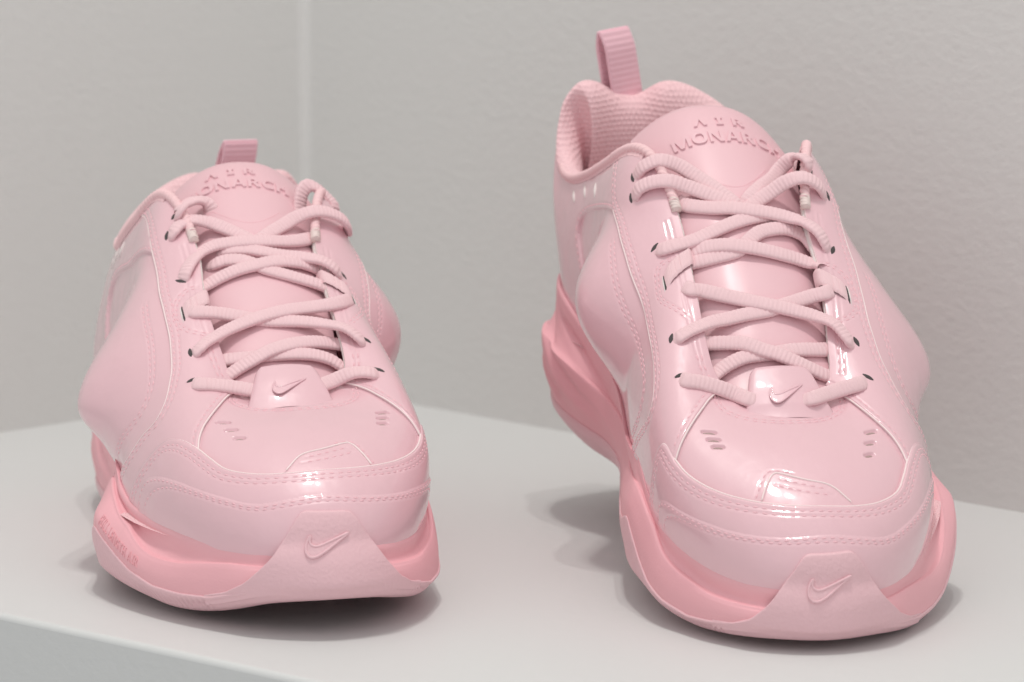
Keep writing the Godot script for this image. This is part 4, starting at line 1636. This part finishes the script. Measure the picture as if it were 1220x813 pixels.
const LACE_B := [
	[Vector3(26.2, 126.1, 132.3), Vector3(25.9, 129.3, 136.0), Vector3(23.4, 130.7, 129.8), Vector3(19.2, 132.0, 125.4), Vector3(14.8, 131.4, 122.2), Vector3(12.3, 129.4, 122.2), Vector3(11.2, 126.6, 123.2)],
	[Vector3(29.8, 119.6, 138.7), Vector3(29.3, 121.7, 140.9), Vector3(26.5, 124.5, 139.3), Vector3(21.5, 126.0, 137.1), Vector3(15.2, 124.9, 136.2), Vector3(10.1, 123.1, 138.6), Vector3(4.5, 120.7, 142.4), Vector3(1.2, 119.2, 145.4), Vector3(-2.0, 117.2, 145.4)],
	[Vector3(-37.5, 126.1, 114.0), Vector3(-37.3, 128.4, 112.7), Vector3(-35.2, 130.8, 111.8), Vector3(-31.3, 134.3, 111.8), Vector3(-27.5, 135.7, 112.8), Vector3(-24.7, 133.1, 114.6), Vector3(-23.3, 127.9, 117.1), Vector3(-23.1, 123.7, 119.9)],
	[Vector3(-40.8, 119.0, 123.7), Vector3(-39.2, 122.3, 129.4), Vector3(-36.1, 125.2, 131.6), Vector3(-31.0, 127.3, 133.1), Vector3(-25.3, 127.9, 134.3), Vector3(-18.9, 125.8, 134.2), Vector3(-12.7, 123.1, 137.7), Vector3(-7.1, 120.9, 142.0), Vector3(-3.3, 119.3, 145.1), Vector3(0.5, 117.5, 144.8)],
	[Vector3(-26.1, 117.7, 134.3), Vector3(-21.8, 118.0, 139.6), Vector3(-15.4, 117.9, 144.6), Vector3(-7.0, 118.5, 147.7), Vector3(1.0, 118.9, 148.6), Vector3(8.7, 118.4, 147.9), Vector3(14.9, 117.3, 147.3), Vector3(20.0, 115.2, 149.4), Vector3(24.9, 112.4, 156.6), Vector3(27.8, 108.9, 160.9), Vector3(28.8, 105.3, 161.4)],
	[Vector3(-31.5, 104.6, 154.2), Vector3(-30.3, 106.8, 156.9), Vector3(-28.6, 109.3, 157.4), Vector3(-24.1, 111.9, 156.2), Vector3(-17.5, 113.0, 154.5), Vector3(-10.5, 113.8, 154.0), Vector3(-2.1, 115.3, 152.6), Vector3(2.5, 116.0, 150.9), Vector3(10.1, 115.7, 148.7), Vector3(15.3, 113.2, 142.0)],
	[Vector3(18.1, 108.8, 146.7), Vector3(15.8, 110.9, 152.9), Vector3(11.7, 112.5, 154.3), Vector3(6.3, 112.7, 156.6), Vector3(1.1, 111.3, 159.2), Vector3(-2.8, 109.6, 161.7), Vector3(-11.5, 107.1, 164.0), Vector3(-19.3, 104.7, 164.6), Vector3(-24.4, 102.6, 164.2), Vector3(-27.8, 100.7, 163.0)],
	[Vector3(23.5, 103.0, 164.9), Vector3(20.6, 104.2, 162.5), Vector3(15.0, 107.1, 161.9), Vector3(8.8, 109.6, 161.6), Vector3(1.8, 111.2, 160.9), Vector3(-6.4, 112.3, 159.2), Vector3(-14.4, 111.5, 157.1), Vector3(-20.5, 109.5, 155.1), Vector3(-25.3, 106.6, 153.3)],
	[Vector3(28.8, 97.2, 178.5), Vector3(27.0, 97.3, 180.8), Vector3(22.8, 97.1, 181.4), Vector3(16.6, 96.2, 181.3), Vector3(9.8, 95.0, 183.0), Vector3(4.0, 94.1, 185.3), Vector3(-0.6, 93.7, 186.4), Vector3(-9.5, 93.5, 187.5), Vector3(-17.0, 92.8, 189.0), Vector3(-24.6, 91.7, 193.1), Vector3(-28.4, 89.6, 196.1), Vector3(-30.8, 87.1, 197.7), Vector3(-32.3, 84.9, 194.9)],
	[Vector3(-31.8, 98.6, 171.7), Vector3(-27.9, 98.7, 177.0), Vector3(-22.6, 98.2, 179.6), Vector3(-14.7, 97.6, 181.2), Vector3(-6.6, 97.2, 183.4), Vector3(1.6, 96.0, 185.6), Vector3(9.4, 94.0, 187.7), Vector3(17.5, 91.3, 190.3), Vector3(25.0, 88.2, 194.8), Vector3(29.0, 85.9, 198.5), Vector3(30.5, 83.4, 196.9)],
	[Vector3(21.2, 76.0, 205.8), Vector3(18.7, 77.6, 205.4), Vector3(15.5, 79.5, 204.7), Vector3(10.1, 82.2, 203.6), Vector3(3.0, 85.3, 201.6), Vector3(-5.2, 86.9, 198.8), Vector3(-13.2, 87.0, 196.0), Vector3(-19.9, 86.0, 193.3), Vector3(-25.8, 84.6, 191.6)],
	[Vector3(21.0, 81.1, 197.5), Vector3(17.8, 82.0, 198.9), Vector3(9.9, 82.8, 200.5), Vector3(3.3, 83.4, 201.3), Vector3(-4.7, 83.7, 201.7), Vector3(-12.0, 83.2, 201.7), Vector3(-18.2, 81.4, 201.7), Vector3(-21.8, 79.2, 202.2), Vector3(-24.1, 77.4, 202.7)],
	[Vector3(32.7, 75.4, 210.9), Vector3(31.5, 76.1, 215.5), Vector3(27.1, 75.8, 216.0), Vector3(19.7, 74.8, 216.3), Vector3(13.0, 73.6, 218.0), Vector3(8.9, 73.2, 222.4)],
	[Vector3(-34.1, 76.1, 211.2), Vector3(-31.7, 77.6, 215.4), Vector3(-28.2, 78.4, 215.9), Vector3(-23.1, 77.9, 215.0), Vector3(-17.1, 75.5, 214.9), Vector3(-11.3, 74.6, 219.4)],
]
func shoes() -> void:
	shoe_tables()
	shoe_surface()
	build_sole()
	build_upper()
	build_tongue()
	build_collar()
	build_trims()
	build_bumper()
	build_keeper()
	build_tab(0)
	build_tab(1)
	build_laces()
	var left := Node3D.new()
	left.name = "trainer"
	add_child(left)
	var piv := Transform3D(Basis(), Vector3(0, 0, 0.25))
	var tilt := piv * Transform3D(Basis(Vector3.RIGHT, 0.18547), Vector3.ZERO) * piv.affine_inverse()
	left.transform = Transform3D(Basis(Vector3.UP, 0.162124), Vector3(0.0575163, -0.00136, -1.39975648)) * tilt
	left.set_meta("label", "right-hand pink patent trainer in the photo, its heel raised and tilted towards the viewer")
	left.set_meta("category", "shoe")
	left.set_meta("group", "pair of pink patent trainers")
	var right := Node3D.new()
	right.name = "trainer_001"
	add_child(right)
	right.transform = Transform3D(Basis(Vector3.UP, 0.244469), Vector3(-0.132665, 0, -1.40967529))
	right.set_meta("label", "left-hand pink patent trainer in the photo, standing flat nearer the wall corner")
	right.set_meta("category", "shoe")
	right.set_meta("group", "pair of pink patent trainers")
	for it in parts:
		for s in 2:
			if it.size() > 4 and it[4] != s:
				continue
			var am := array_mesh(it[1], s == 1)
			var o := node_of(it[0], am, it[2], left if s == 0 else right)
			if it[3] == "#stuff":
				o.set_meta("kind", "stuff")
			elif it[3] != "":
				o.set_meta("label", it[3])
